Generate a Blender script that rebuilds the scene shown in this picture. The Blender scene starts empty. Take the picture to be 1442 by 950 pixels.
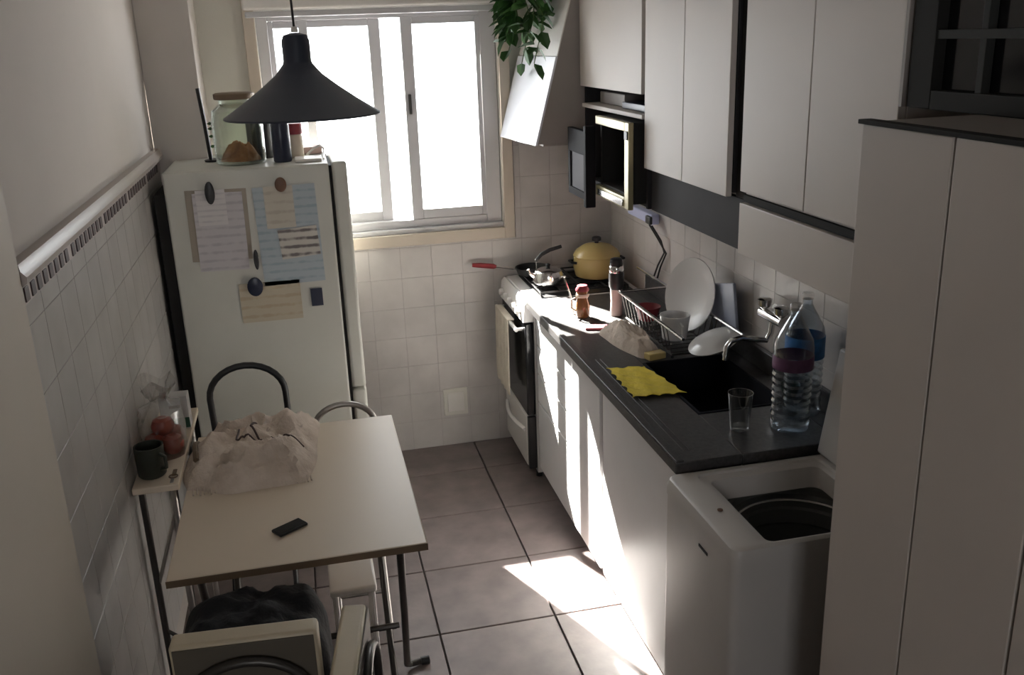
import bpy, bmesh, math, random
from mathutils import Vector, Matrix, noise

# ------------------------------------------------------------------ camera, world, sun, exposure
SC = bpy.context.scene
COL = SC.collection
R = math.radians
PI = math.pi

F_PX = 1310.52
def _unit(v): return Vector(v).normalized()
_y = _unit((405.0 - 721, -(60.0 - 475), -F_PX))
_z = -_unit((870.0 - 721, -(4500.0 - 475), -F_PX))
_x = _y.cross(_z)
cd = bpy.data.cameras.new('camera')
cd.sensor_width = 36.0
cd.lens = F_PX / 1442 * 36.0
cd.clip_start = 0.02
cam = bpy.data.objects.new('camera', cd)
cam.matrix_world = Matrix.Translation((0, 0, 2.0)) @ Matrix((_x, _y, _z)).to_4x4()
COL.objects.link(cam)
SC.camera = cam

W = bpy.data.worlds.new('sky')
SC.world = W
W.use_nodes = True
nt = W.node_tree
nt.nodes.clear()
wo = nt.nodes.new('ShaderNodeOutputWorld')
bg = nt.nodes.new('ShaderNodeBackground')
bg.inputs['Color'].default_value = (0.97, 0.98, 1.0, 1)
bg.inputs['Strength'].default_value = 8.2
nt.links.new(bg.outputs[0], wo.inputs[0])

sd = bpy.data.lights.new('sun', 'SUN')
sd.energy = 120.0
sd.angle = R(0.6)
sd.color = (1.0, 0.95, 0.88)
sun = bpy.data.objects.new('sun', sd)
sun.rotation_euler = Vector((0.42, -1.0, -0.95)).to_track_quat('-Z', 'Y').to_euler()
sun.location = (-2, 8, 6)
COL.objects.link(sun)

pd = bpy.data.lights.new('window_portal', 'AREA')
pd.shape = 'RECTANGLE'
pd.size = 1.2
pd.size_y = 1.1
pd.cycles.is_portal = True
po = bpy.data.objects.new('window_portal', pd)
po.location = (0.40, 4.70, 1.63)
po.rotation_euler = (R(-90), 0, 0)
COL.objects.link(po)
po2 = po.copy()                                   # added unseen window behind the camera, fill for surfaces facing it
po2.data = pd.copy()
po2.data.size, po2.data.size_y = 0.75, 0.95
po2.location = (-0.2, -2.15, 1.70)
po2.rotation_euler = (R(90), 0, 0)
COL.objects.link(po2)
SC.cycles.diffuse_bounces = 8
SC.cycles.max_bounces = 14

vs = SC.view_settings
vs.view_transform = 'Standard'
vs.look = 'None'
vs.gamma = 1.0
vs.use_curve_mapping = False
vs.exposure = 0.06

# ------------------------------------------------------------------ materials
def mat(name, col, rough=0.5, metal=0.0, var=0.0, scale=8.0, bump=0.0, bscale=40.0, col2=None, spec=0.5,
        stretch=None, coat=0.0, rand=0.0):
    m = bpy.data.materials.new(name)
    m.use_nodes = True
    n, l = m.node_tree.nodes, m.node_tree.links
    b = n['Principled BSDF']
    b.inputs['Roughness'].default_value = rough
    b.inputs['Metallic'].default_value = metal
    b.inputs['Specular IOR Level'].default_value = spec
    b.inputs['Coat Weight'].default_value = coat
    c = (*col, 1)
    b.inputs['Base Color'].default_value = c
    geo = n.new('ShaderNodeNewGeometry')
    src = geo.outputs['Position']
    if stretch:
        mp = n.new('ShaderNodeMapping')
        mp.inputs['Scale'].default_value = stretch
        l.new(src, mp.inputs['Vector'])
        src = mp.outputs[0]
    if var or col2:
        nz = n.new('ShaderNodeTexNoise')
        nz.inputs['Scale'].default_value = scale
        nz.inputs['Detail'].default_value = 4
        l.new(src, nz.inputs['Vector'])
        rp = n.new('ShaderNodeValToRGB')
        rp.color_ramp.elements[0].position = 0.3
        rp.color_ramp.elements[1].position = 0.7
        rp.color_ramp.elements[0].color = (*(col2 or [x * (1 - var) for x in col]), 1)
        rp.color_ramp.elements[1].color = c if col2 else (*[min(1, x * (1 + var)) for x in col], 1)
        l.new(nz.outputs['Fac'], rp.inputs[0])
        out = rp.outputs[0]
        if rand:
            oi = n.new('ShaderNodeObjectInfo')
            mr = n.new('ShaderNodeMapRange')
            mr.inputs['To Min'].default_value = 1 - rand
            mr.inputs['To Max'].default_value = 1 + rand
            l.new(oi.outputs['Random'], mr.inputs['Value'])
            hs = n.new('ShaderNodeHueSaturation')
            l.new(mr.outputs[0], hs.inputs['Value'])
            l.new(out, hs.inputs['Color'])
            out = hs.outputs[0]
        l.new(out, b.inputs['Base Color'])
    if bump:
        nb = n.new('ShaderNodeTexNoise')
        nb.inputs['Scale'].default_value = bscale
        nb.inputs['Detail'].default_value = 3
        l.new(src, nb.inputs['Vector'])
        bp = n.new('ShaderNodeBump')
        bp.inputs['Strength'].default_value = bump
        bp.inputs['Distance'].default_value = 0.01
        l.new(nb.outputs['Fac'], bp.inputs['Height'])
        l.new(bp.outputs[0], b.inputs['Normal'])
    return m

def glass(name, tint=(1, 1, 1), gl=0.12, rough=0.02):
    m = bpy.data.materials.new(name)
    m.use_nodes = True
    n, l = m.node_tree.nodes, m.node_tree.links
    n.clear()
    o = n.new('ShaderNodeOutputMaterial')
    t = n.new('ShaderNodeBsdfTransparent')
    t.inputs[0].default_value = (*tint, 1)
    g = n.new('ShaderNodeBsdfGlossy')
    g.inputs['Roughness'].default_value = rough
    lw = n.new('ShaderNodeLayerWeight')
    lw.inputs['Blend'].default_value = gl
    mx = n.new('ShaderNodeMixShader')
    l.new(lw.outputs['Facing'] if gl > 0.2 else lw.outputs['Fresnel'], mx.inputs[0])
    l.new(t.outputs[0], mx.inputs[1])
    l.new(g.outputs[0], mx.inputs[2])
    l.new(mx.outputs[0], o.inputs[0])
    return m

def printed(name, base, ink, scale=60.0, thr=0.55):
    """paper with flat printed lines"""
    m = bpy.data.materials.new(name)
    m.use_nodes = True
    n, l = m.node_tree.nodes, m.node_tree.links
    b = n['Principled BSDF']
    b.inputs['Roughness'].default_value = 0.7
    tc = n.new('ShaderNodeTexCoord')
    wv = n.new('ShaderNodeTexWave')
    wv.bands_direction = 'Z'
    wv.inputs['Scale'].default_value = scale / 6
    wv.inputs['Distortion'].default_value = 0.0
    l.new(tc.outputs['Object'], wv.inputs['Vector'])
    nz = n.new('ShaderNodeTexNoise')
    nz.inputs['Scale'].default_value = 25
    l.new(tc.outputs['Object'], nz.inputs['Vector'])
    mu = n.new('ShaderNodeMath'); mu.operation = 'MULTIPLY'
    l.new(wv.outputs['Fac'], mu.inputs[0]); l.new(nz.outputs['Fac'], mu.inputs[1])
    rp = n.new('ShaderNodeValToRGB')
    rp.color_ramp.elements[0].position = thr - 0.25
    rp.color_ramp.elements[1].position = thr
    rp.color_ramp.elements[0].color = (*base, 1)
    rp.color_ramp.elements[1].color = (*ink, 1)
    l.new(mu.outputs[0], rp.inputs[0])
    l.new(rp.outputs[0], b.inputs['Base Color'])
    return m

M = dict(
    plaster=mat('plaster', (0.56, 0.52, 0.485), 0.85, var=0.03, scale=2.5, bump=0.12, bscale=18),
    plaster_back=mat('plaster_back', (0.62, 0.60, 0.54), 0.85, var=0.03, scale=3, bump=0.1),
    jamb=mat('jamb_paint', (0.50, 0.45, 0.38), 0.6, var=0.03, scale=3),
    ceiling=mat('ceiling_paint', (0.7, 0.68, 0.64), 0.9, var=0.02),
    grout_floor=mat('floor_grout', (0.10, 0.083, 0.078), 0.9),
    floor=mat('floor_tile', (0.155, 0.125, 0.118), 0.42, var=0.22, scale=9, bump=0.08, bscale=30, rand=0.06, spec=0.4),
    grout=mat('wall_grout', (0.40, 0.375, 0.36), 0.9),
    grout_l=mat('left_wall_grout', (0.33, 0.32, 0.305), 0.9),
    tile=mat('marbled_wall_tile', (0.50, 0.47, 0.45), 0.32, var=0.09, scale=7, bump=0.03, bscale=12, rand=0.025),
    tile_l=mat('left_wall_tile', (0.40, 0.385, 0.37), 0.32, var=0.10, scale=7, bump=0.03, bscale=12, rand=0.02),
    rail=mat('rail', (0.40, 0.35, 0.32), 0.35),
    mosaic=mat('dark_mosaic', (0.075, 0.05, 0.05), 0.4, rand=0.1, var=0.2),
    listello=mat('listello_base', (0.50, 0.44, 0.42), 0.4),
    alu=mat('window_white', (0.50, 0.49, 0.50), 0.4),
    casing=mat('casing_cream', (0.52, 0.45, 0.37), 0.5, var=0.04),
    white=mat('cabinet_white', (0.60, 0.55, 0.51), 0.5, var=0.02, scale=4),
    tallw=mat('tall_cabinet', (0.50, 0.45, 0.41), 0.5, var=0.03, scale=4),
    fridge=mat('fridge_white', (0.54, 0.54, 0.49), 0.35, var=0.02, bump=0.02, bscale=200),
    enamel=mat('white_enamel', (0.74, 0.72, 0.70), 0.25),
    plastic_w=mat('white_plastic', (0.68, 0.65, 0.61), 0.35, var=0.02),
    dark=mat('dark_gap', (0.022, 0.021, 0.020), 0.75, spec=0.2),
    darkg=mat('charcoal_panel', (0.030, 0.029, 0.031), 0.7, var=0.08, spec=0.2),
    basew=mat('base_cabinet_white', (0.72, 0.71, 0.71), 0.35, var=0.02),  # lighter copy of the cabinet white, glow from the sunlit floor in its colour
    shell=mat('brown_rear_shade', (0.10, 0.085, 0.065), 0.6),  # shade on the rear of the chair pads, as colour
    mwdoor=mat('microwave_door_black', (0.012, 0.011, 0.013), 0.7, spec=0.15),
    black=mat('black_plastic', (0.012, 0.012, 0.013), 0.4),
    blackmetal=mat('lamp_black', (0.022, 0.029, 0.048), 0.45),
    blackglass=mat('black_glass', (0.01, 0.01, 0.011), 0.12, spec=0.3),
    granite=mat('dark_counter', (0.045, 0.043, 0.043), 0.38, var=0.35, scale=90, spec=0.5),
    cream=mat('cream_laminate', (0.66, 0.56, 0.44), 0.42, var=0.02, scale=3),
    creamv=mat('cream_vinyl', (0.50, 0.43, 0.31), 0.45, var=0.04, bump=0.05, bscale=80),
    chrome=mat('chrome', (0.75, 0.74, 0.73), 0.16, 1.0),
    steel=mat('grey_steel_tube', (0.35, 0.33, 0.31), 0.35, 0.9),
    darksteel=mat('dark_tube', (0.06, 0.055, 0.05), 0.35, 0.6),
    cloth=mat('cream_cloth', (0.66, 0.57, 0.49), 0.9, col2=(0.52, 0.43, 0.35), scale=14, bump=0.5, bscale=60),
    strap=mat('dark_strap', (0.07, 0.045, 0.04), 0.7),
    jacket=mat('black_fabric', (0.007, 0.008, 0.011), 0.85, bump=0.4, bscale=60),
    towel=mat('towel', (0.62, 0.56, 0.47), 0.9, var=0.08, scale=20, bump=0.3, bscale=120),
    yellow=mat('yellow_cloth', (0.72, 0.56, 0.05), 0.8, var=0.12, scale=25, bump=0.4, bscale=70),
    yellowpot=mat('yellow_enamel', (0.50, 0.38, 0.15), 0.25, var=0.06),
    red=mat('red_handle', (0.22, 0.02, 0.025), 0.35),
    redb=mat('red_plastic', (0.25, 0.03, 0.04), 0.5),
    bronze=mat('bronze_lid', (0.16, 0.11, 0.07), 0.5, 0.3),
    bread=mat('bread', (0.42, 0.20, 0.09), 0.8, col2=(0.24, 0.10, 0.05), scale=30),
    navy=mat('navy', (0.02, 0.025, 0.05), 0.3),
    green=mat('leaf', (0.035, 0.10, 0.022), 0.5, rand=0.35, var=0.25, scale=20),
    stem=mat('stem', (0.08, 0.12, 0.04), 0.6),
    mug=mat('dark_green_mug', (0.028, 0.032, 0.024), 0.4),
    tomato=mat('tomato', (0.34, 0.075, 0.05), 0.4, var=0.15),
    film=glass('plastic_film', (0.86, 0.85, 0.84), 0.3, 0.25),
    pane=glass('window_pane', (0.97, 0.98, 0.98), 0.1),
    bottle=glass('clear_bottle', (0.80, 0.86, 0.92), 0.32, 0.06),
    glassy=glass('clear_glass', (0.86, 0.87, 0.87), 0.3, 0.04),
    jarglass=glass('jar_glass', (0.90, 0.93, 0.90), 0.25, 0.04),
    bluelabel=mat('blue_label', (0.06, 0.22, 0.50), 0.5, var=0.3, scale=30),
    purple=mat('purple_label', (0.16, 0.07, 0.15), 0.5, var=0.2, scale=30),
    brown=mat('amber_glass', (0.22, 0.10, 0.04), 0.15),
    pink=mat('pale_pink_grinder', (0.48, 0.36, 0.33), 0.4),
    plate=mat('white_china', (0.62, 0.61, 0.60), 0.25),
    sinkm=mat('sink_black', (0.006, 0.006, 0.010), 0.7, spec=0.15),
    flowerpot=mat('white_flowerpot', (0.6, 0.6, 0.58), 0.5),
    hood=mat('hood_grey', (0.30, 0.27, 0.25), 0.5, var=0.03),
    hoodrefl=mat('hood_reflection', (0.72, 0.73, 0.78), 0.3),  # white reflection on the hood front, put into the colour
    mwbeige=mat('microwave_beige', (0.42, 0.37, 0.22), 0.3, 0.35),
    washer=mat('washer_white', (0.50, 0.475, 0.45), 0.4, var=0.02),
    drum=mat('drum_steel', (0.20, 0.20, 0.19), 0.35, 0.5),
    paper=printed('paper_letter', (0.52, 0.50, 0.52), (0.42, 0.40, 0.43)),
    paper_note=printed('paper_note', (0.60, 0.58, 0.58), (0.50, 0.48, 0.50), 90),
    paper_blue=printed('paper_blue', (0.40, 0.46, 0.50), (0.31, 0.38, 0.43)),
    paper_cream=printed('paper_cream', (0.52, 0.49, 0.42), (0.44, 0.40, 0.34), 50),
    paper_stripe=printed('paper_stripe', (0.54, 0.52, 0.47), (0.16, 0.14, 0.14), 60, 0.5),
    paper_flyer=printed('paper_flyer', (0.48, 0.43, 0.33), (0.43, 0.35, 0.25), 50),
    paper_brown=mat('paper_brown', (0.33, 0.29, 0.24), 0.8, var=0.08),
    magnet=mat('dark_magnet', (0.03, 0.03, 0.032), 0.4),
    magnetb=mat('brown_magnet', (0.12, 0.06, 0.035), 0.4),
    bluish=mat('pale_blue_plastic', (0.55, 0.58, 0.80), 0.35),
    outer=mat('outside_render', (0.7, 0.68, 0.64), 0.9),
)

# ------------------------------------------------------------------ mesh builder
class MB:
    def __init__(s): s.v = []; s.f = []; s.flat = set()
    def add(s, vs, fs):
        o = len(s.v)
        s.v += [tuple(p) for p in vs]
        s.f += [tuple(i + o for i in f) for f in fs]
        return s
    def box(s, x0, x1, y0, y1, z0, z1, b=0.0):
        if b <= 0:
            return s.add([(x0, y0, z0), (x1, y0, z0), (x1, y1, z0), (x0, y1, z0), (x0, y0, z1), (x1, y0, z1), (x1, y1, z1), (x0, y1, z1)],
                         [(0, 3, 2, 1), (4, 5, 6, 7), (0, 1, 5, 4), (1, 2, 6, 5), (2, 3, 7, 6), (3, 0, 4, 7)])
        bm = bmesh.new()
        bmesh.ops.create_cube(bm, size=1)
        for v in bm.verts:
            v.co = Vector(((x0 + x1) / 2 + v.co.x * (x1 - x0), (y0 + y1) / 2 + v.co.y * (y1 - y0), (z0 + z1) / 2 + v.co.z * (z1 - z0)))
        b = min(b, (x1 - x0) * .45, (y1 - y0) * .45, (z1 - z0) * .45)
        bmesh.ops.bevel(bm, geom=bm.edges[:], offset=b, segments=3 if b > .006 else 2, affect='EDGES', profile=0.5)
        bm.verts.index_update(); bm.faces.index_update()
        big = sorted(bm.faces, key=lambda f: -f.calc_area())[:6]
        for f in big: s.flat.add(len(s.f) + f.index)
        s.add([v.co for v in bm.verts], [[v.index for v in f.verts] for f in bm.faces])
        bm.free()
        return s
    def tube(s, pts, r, seg=10, closed=False):
        pts = [Vector(p) for p in pts]
        n = len(pts)
        rs = r if isinstance(r, (list, tuple)) else [r] * n
        vs, fs = [], []
        up = None
        for i, p in enumerate(pts):
            if closed: t = pts[(i + 1) % n] - pts[i - 1]
            else: t = pts[min(i + 1, n - 1)] - pts[max(i - 1, 0)]
            t.normalize()
            if up is None:
                up = Vector((0, 0, 1)) if abs(t.z) < .9 else Vector((1, 0, 0))
            a = t.cross(up)
            if a.length < 1e-5: a = t.cross(Vector((0, 1, 0)))
            a.normalize()
            b = a.cross(t).normalized()
            up = b
            for k in range(seg):
                q = 2 * PI * k / seg
                vs.append(p + (a * math.cos(q) + b * math.sin(q)) * rs[i])
        m = n if closed else n - 1
        for i in range(m):
            j = (i + 1) % n
            for k in range(seg):
                k2 = (k + 1) % seg
                fs.append((i * seg + k, i * seg + k2, j * seg + k2, j * seg + k))
        if not closed:
            fs.append(tuple(range(seg - 1, -1, -1)))
            fs.append(tuple(range((n - 1) * seg, n * seg)))
        return s.add(vs, fs)
    def lathe(s, prof, c=(0, 0, 0), seg=32, axis='Z', cap=True):
        vs, fs = [], []
        for r, z in prof:
            for k in range(seg):
                q = 2 * PI * k / seg
                a, b = r * math.cos(q), r * math.sin(q)
                p = (a, b, z) if axis == 'Z' else ((a, z, b) if axis == 'Y' else (z, a, b))
                vs.append((c[0] + p[0], c[1] + p[1], c[2] + p[2]))
        for i in range(len(prof) - 1):
            for k in range(seg):
                k2 = (k + 1) % seg
                fs.append((i * seg + k, i * seg + k2, (i + 1) * seg + k2, (i + 1) * seg + k))
        if cap:
            fs.append(tuple(range(seg - 1, -1, -1)))
            fs.append(tuple(range((len(prof) - 1) * seg, len(prof) * seg)))
        return s.add(vs, fs)
    def prism(s, poly, d0, d1, axis='Y'):
        """poly in the plane across axis: Y -> (x,z), X -> (y,z), Z -> (x,y)"""
        n = len(poly)
        def P(a, b, d): return (a, d, b) if axis == 'Y' else ((d, a, b) if axis == 'X' else (a, b, d))
        vs = [P(a, b, d0) for a, b in poly] + [P(a, b, d1) for a, b in poly]
        fs = [tuple(range(n)), tuple(range(2 * n - 1, n - 1, -1))] + [(i, i + n, (i + 1) % n + n, (i + 1) % n) for i in range(n)]
        return s.add(vs, fs)
    def heap(s, rx, ry, h, seed=0, n=36, rings=14, ridge=0.25, fs_=6.0, sq=0.35):
        """soft closed pile standing on z=0"""
        vs, fs = [(0, 0, 0)], []
        rnd = Vector((seed * 3.7, seed * 1.3, seed * 7.1))
        for i in range(1, rings + 1):
            t = i / rings
            for k in range(n):
                q = 2 * PI * k / n
                cx, cy = math.cos(q), math.sin(q)
                e = 1 / max(abs(cx), abs(cy)) * sq + (1 - sq)
                e *= 1 + 0.10 * noise.noise(Vector((cx * 2, cy * 2, 0)) + rnd)
                x, y = cx * t * e, cy * t * e
                prof = (1 - t ** 3.2)
                nn = noise.noise(Vector((x * fs_ * .5, y * fs_ * .5, 0)) + rnd)
                n2 = abs(noise.noise(Vector((x * fs_, y * fs_, 3)) + rnd))
                z = h * max(0.0, prof * (0.8 + 0.4 * nn) - ridge * n2 * (1 - t ** 6) + ridge * .1) if i < rings else 0.0
                vs.append((x * rx, y * ry, max(z, 0.002 if i < rings else 0)))
        vs[0] = (0, 0, sum(v[2] for v in vs[1:n + 1]) / n)
        for k in range(n): fs.append((0, 1 + k, 1 + (k + 1) % n))
        for i in range(rings - 1):
            for k in range(n):
                a = 1 + i * n; b = a + n; k2 = (k + 1) % n
                fs.append((a + k, b + k, b + k2, a + k2))
        a = 1 + (rings - 1) * n
        fs.append(tuple(a + k for k in range(n - 1, -1, -1)))
        return s.add(vs, fs)
    def xf(s, m):
        s.v = [tuple(m @ Vector(p)) for p in s.v]
        return s
    def rot(s, rx=0, ry=0, rz=0, c=(0, 0, 0)):
        m = Matrix.Translation(c) @ Matrix.Rotation(rz, 4, 'Z') @ Matrix.Rotation(ry, 4, 'Y') @ Matrix.Rotation(rx, 4, 'X') @ Matrix.Translation(-Vector(c))
        return s.xf(m)
    def mesh(s, name, m, off=(0, 0, 0)):
        me = bpy.data.meshes.new(name)
        o = Vector(off)
        me.from_pydata([tuple(Vector(p) - o) for p in s.v], [], s.f)
        bm = bmesh.new(); bm.from_mesh(me)
        bmesh.ops.recalc_face_normals(bm, faces=bm.faces)
        bm.to_mesh(me); bm.free()
        me.shade_smooth()
        me.set_sharp_from_angle(angle=R(38))
        for i in s.flat: me.polygons[i].use_smooth = False
        me.materials.append(M[m] if isinstance(m, str) else m)
        return me

def props(o, label=None, cat=None, group=None, kind=None):
    if label: o['label'] = label
    if cat: o['category'] = cat
    if group: o['group'] = group
    if kind: o['kind'] = kind
    return o

def thing(name, label, cat, loc, rz=0, group=None):
    o = bpy.data.objects.new(name, None)
    o.empty_display_size = 0.05
    o.location = loc
    o.rotation_euler = (0, 0, rz)
    COL.objects.link(o)
    return props(o, label, cat, group)

ORG = {}
def origin_of(o):
    p = Vector((0, 0, 0))
    while o is not None:
        p += o.location
        o = o.parent
    return p

def part(name, mb, m, parent, world=True, label=None, kind=None):
    """a part; mb in world coordinates when world, else in the thing's own frame"""
    off = origin_of(parent) if world else (0, 0, 0)
    o = bpy.data.objects.new(name, mb.mesh(name, m, off))
    o.parent = parent
    COL.objects.link(o)
    return props(o, label, None, None, kind)

def solo(name, mb, m, label, cat, loc, group=None):
    """a one-mesh thing, mb in world coordinates"""
    o = bpy.data.objects.new(name, mb.mesh(name, m, loc))
    o.location = loc
    COL.objects.link(o)
    return props(o, label, cat, group)

def struct(name, mb, m, label=None):
    o = bpy.data.objects.new(name, mb.mesh(name, m))
    COL.objects.link(o)
    return props(o, label, None, None, 'structure')

def arc(c, r, a0, a1, n, plane='XZ', ry=None):
    ry = ry or r
    out = []
    for i in range(n + 1):
        q = R(a0 + (a1 - a0) * i / n)
        a, b = r * math.cos(q), ry * math.sin(q)
        out.append((c[0] + a, c[1], c[2] + b) if plane == 'XZ' else ((c[0], c[1] + a, c[2] + b) if plane == 'YZ' else (c[0] + a, c[1] + b, c[2])))
    return out

# ------------------------------------------------------------------ room shell
XL, XR, YB, YF, ZC = -0.57, 1.48, 4.37, -1.9, 2.62
WX0, WX1, WZ0, WZ1 = -0.13, 0.935, 1.115, 2.135     # window opening

fl = struct('floor', MB().box(-2.2, 1.75, YF, 4.62, -0.12, -0.012), 'grout_floor', 'dark grey-brown ceramic tiled kitchen floor')
struct('ceiling', MB().box(-2.2, 1.75, YF, 4.62, ZC, ZC + 0.12), 'ceiling')
wl = struct('wall_left', MB().box(-0.75, XL - 0.012, -0.2, 4.4, 0, ZC), 'plaster', 'left wall, plaster above a tiled dado')
wb = struct('wall_back', MB().box(-0.75, WX0, YB + .012, 4.62, 0, ZC).box(WX1, 1.75, YB + .012, 4.62, 0, ZC)
            .box(WX0, WX1, YB + .012, 4.62, 0, WZ0).box(WX0, WX1, YB + .012, 4.62, WZ1, ZC), 'plaster_back', 'back wall with the window')
wr = struct('wall_right', MB().box(XR + .012, 1.75, YF, 4.4, 0, ZC), 'plaster', 'right wall behind the cabinets')
struct('wall_front', MB().box(-2.2, -.55, YF - .15, YF, 0, ZC).box(.15, 1.75, YF - .15, YF, 0, ZC).box(-.55, .15, YF - .15, YF, 0, 1.25).box(-.55, .15, YF - .15, YF, 2.15, ZC), 'plaster')  # opening is an added unseen window that lets in fill light
struct('wall_side', MB().box(-2.35, -2.2, YF, -0.2, 0, ZC).box(-2.2, -0.75, -0.2, -0.05, 0, ZC), 'plaster')
struct('trim_1', MB().box(XL - .012, XL + 0.012, -0.2, 1.95, 0, ZC, .004), 'jamb', 'smooth beige painted wall edge nearest the camera')
struct('trim_2', MB().box(XL - .012, -0.372, 4.125, YB + .012, 0, ZC, .004), 'plaster', 'plaster pillar in the back left corner')

# floor tiles
TS = 0.42
tb = MB()
g = 0.003
e = 0.002
tb.add([(g, g, 0), (TS - g, g, 0), (TS - g, TS - g, 0), (g, TS - g, 0),
        (g, g, .010), (TS - g, g, .010), (TS - g, TS - g, .010), (g, TS - g, .010),
        (g + e, g + e, .012), (TS - g - e, g + e, .012), (TS - g - e, TS - g - e, .012), (g + e, TS - g - e, .012)],
       [(0, 3, 2, 1), (0, 1, 5, 4), (1, 2, 6, 5), (2, 3, 7, 6), (3, 0, 4, 7), (4, 5, 9, 8), (5, 6, 10, 9), (6, 7, 11, 10), (7, 4, 8, 11), (8, 9, 10, 11)])
tb.flat = set(range(len(tb.f)))
tm = tb.mesh('floor_tile', 'floor')
for i in range(-3, 4):
    for j in range(-6, 6):
        x, y = 0.31 + i * TS, 2.797 + j * TS
        if x < -0.98 or x > 1.4 or y < 0.2 or y > 4.36: continue
        o = bpy.data.objects.new('floor_tile', tm)
        o.location = (x, y, -0.012)
        o.parent = fl
        COL.objects.link(o)

# wall tiles: 150 mm
WT = 0.15
def wall_tile_mesh(w, h, m, axis, name='wall_tile'):
    """tile of w by h, 12 mm deep, front towards -Y ('Y'), +X ('L') or -X ('R')"""
    g, e, d = 0.0008, 0.0007, 0.012
    def P(a, b, t):
        return (a, -t, b) if axis == 'Y' else ((t, a, b) if axis == 'L' else (-t, a, b))
    q = lambda k, t: [P(k, k, t), P(w - k, k, t), P(w - k, h - k, t), P(k, h - k, t)]
    vs = q(g, 0) + q(g, d - .001) + q(g + e, d)
    fs = [(0, 1, 5, 4), (1, 2, 6, 5), (2, 3, 7, 6), (3, 0, 4, 7), (4, 5, 9, 8), (5, 6, 10, 9), (6, 7, 11, 10), (7, 4, 8, 11), (8, 9, 10, 11), (0, 3, 2, 1)]
    mb = MB().add(vs, fs)
    mb.flat = set(range(len(fs)))
    return mb.mesh(name, m)

def tile_rect(u0, u1, v0, v1, holes, fn):
    """cuts a 150 mm grid at the region's edges and around one hole; calls fn(u, v, w, h)"""
    us = sorted(set([u0, u1] + [round(u0 + WT * i, 4) for i in range(1, int((u1 - u0) / WT + 1)) if u0 + WT * i < u1 - .01] + [c for h in holes for c in h[:2]]))
    vs_ = sorted(set([v0, v1] + [round(v0 + WT * i, 4) for i in range(1, int((v1 - v0) / WT + 1)) if v0 + WT * i < v1 - .01] + [c for h in holes for c in h[2:]]))
    grid_u = [u0] + [u for u in us if u != u0]
    for h in (holes or [None]):
        pass
    ug = sorted(set([u0, u1] + [round(u0 + WT * i, 4) for i in range(1, 40) if u0 + WT * i < u1 - .01]))
    vg = sorted(set([v0, v1] + [round(v0 + WT * i, 4) for i in range(1, 40) if v0 + WT * i < v1 - .01]))
    for a, b in zip(ug, ug[1:]):
        for c, d in zip(vg, vg[1:]):
            cells = [(a, b, c, d)]
            for h in holes:
                nx = []
                for (p, q, r, s) in cells:
                    if q <= h[0] or p >= h[1] or s <= h[2] or r >= h[3]:
                        nx.append((p, q, r, s)); continue
                    if p < h[0]: nx.append((p, h[0], r, s))
                    if q > h[1]: nx.append((h[1], q, r, s))
                    p2, q2 = max(p, h[0]), min(q, h[1])
                    if r < h[2]: nx.append((p2, q2, r, h[2]))
                    if s > h[3]: nx.append((p2, q2, h[3], s))
                cells = nx
            for (p, q, r, s) in cells:
                if q - p > .006 and s - r > .006: fn(p, r, round(q - p, 4), round(s - r, 4))

def put_tiles(region, holes, axis, plane, m, parent):
    cache = {}
    def fn(u, v, w, h):
        k = (w, h)
        if k not in cache: cache[k] = wall_tile_mesh(w, h, m, axis)
        o = bpy.data.objects.new('wall_tile', cache[k])
        o.location = (u, plane, v) if axis == 'Y' else (plane, u, v)
        o.parent = parent
        COL.objects.link(o)
    tile_rect(*region, holes, fn)

part('grout_bed', MB().box(-0.03, XR, YB + .0015, YB + .0118, 0, 1.061).box(.9905, XR, YB + .0015, YB + .0118, 1.061, 1.62), 'grout', wb)
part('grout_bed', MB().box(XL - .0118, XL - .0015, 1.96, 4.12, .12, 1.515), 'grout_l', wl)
part('grout_bed', MB().box(XR + .0015, XR + .0118, 2.10, YB, .86, 1.55), 'grout', wr)
# back wall: visible tiled area right of the fridge; window casing as a hole
put_tiles((-0.03, XR, 0.0, 1.62), [(-0.18, 0.99, 1.062, 2.2)], 'Y', YB + .012, 'tile', wb)
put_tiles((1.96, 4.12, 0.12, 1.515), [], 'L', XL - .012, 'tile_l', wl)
put_tiles((2.10, YB, 0.86, 1.55), [], 'R', XR + .012, 'tile', wr)

# listello: pale strip with dark mosaic pieces, and the rail on top
ls = part('listello_strip', MB().box(XL - .012, XL + .002, 1.96, 4.12, 1.515, 1.556, .001), 'listello', wl)
ml = MB().box(0, .004, 0, .030, 0, .030, .001).mesh('mosaic_piece', 'mosaic')
y = 1.985
k = 0
while y < 4.05:
    o = bpy.data.objects.new('mosaic_piece', ml)
    o.location = (XL + .001, y, 1.520)
    o.parent = wl
    COL.objects.link(o)
    k += 1
    y += 0.052 if k % 8 else 0.075
part('rail_moulding', MB().prism([(XL - .012, 1.556), (XL + .006, 1.556), (XL + .020, 1.566), (XL + .022, 1.578), (XL + .012, 1.590), (XL + .010, 1.604), (XL - .012, 1.606)], 1.955, 4.12, 'Y'), 'rail', wl)

# socket plate low on the back wall
t = thing('wall_socket', 'square off-white blank socket plate low on the back wall', 'socket', (0.645, YB - .001, 0.235))
part('plate', MB().box(.585, .708, YB - .009, YB - .0005, .165, .310, .004), 'plaster_back', t)
part('cover', MB().box(.605, .688, YB - .014, YB - .0085, .187, .288, .003), 'plastic_w', t)

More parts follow.
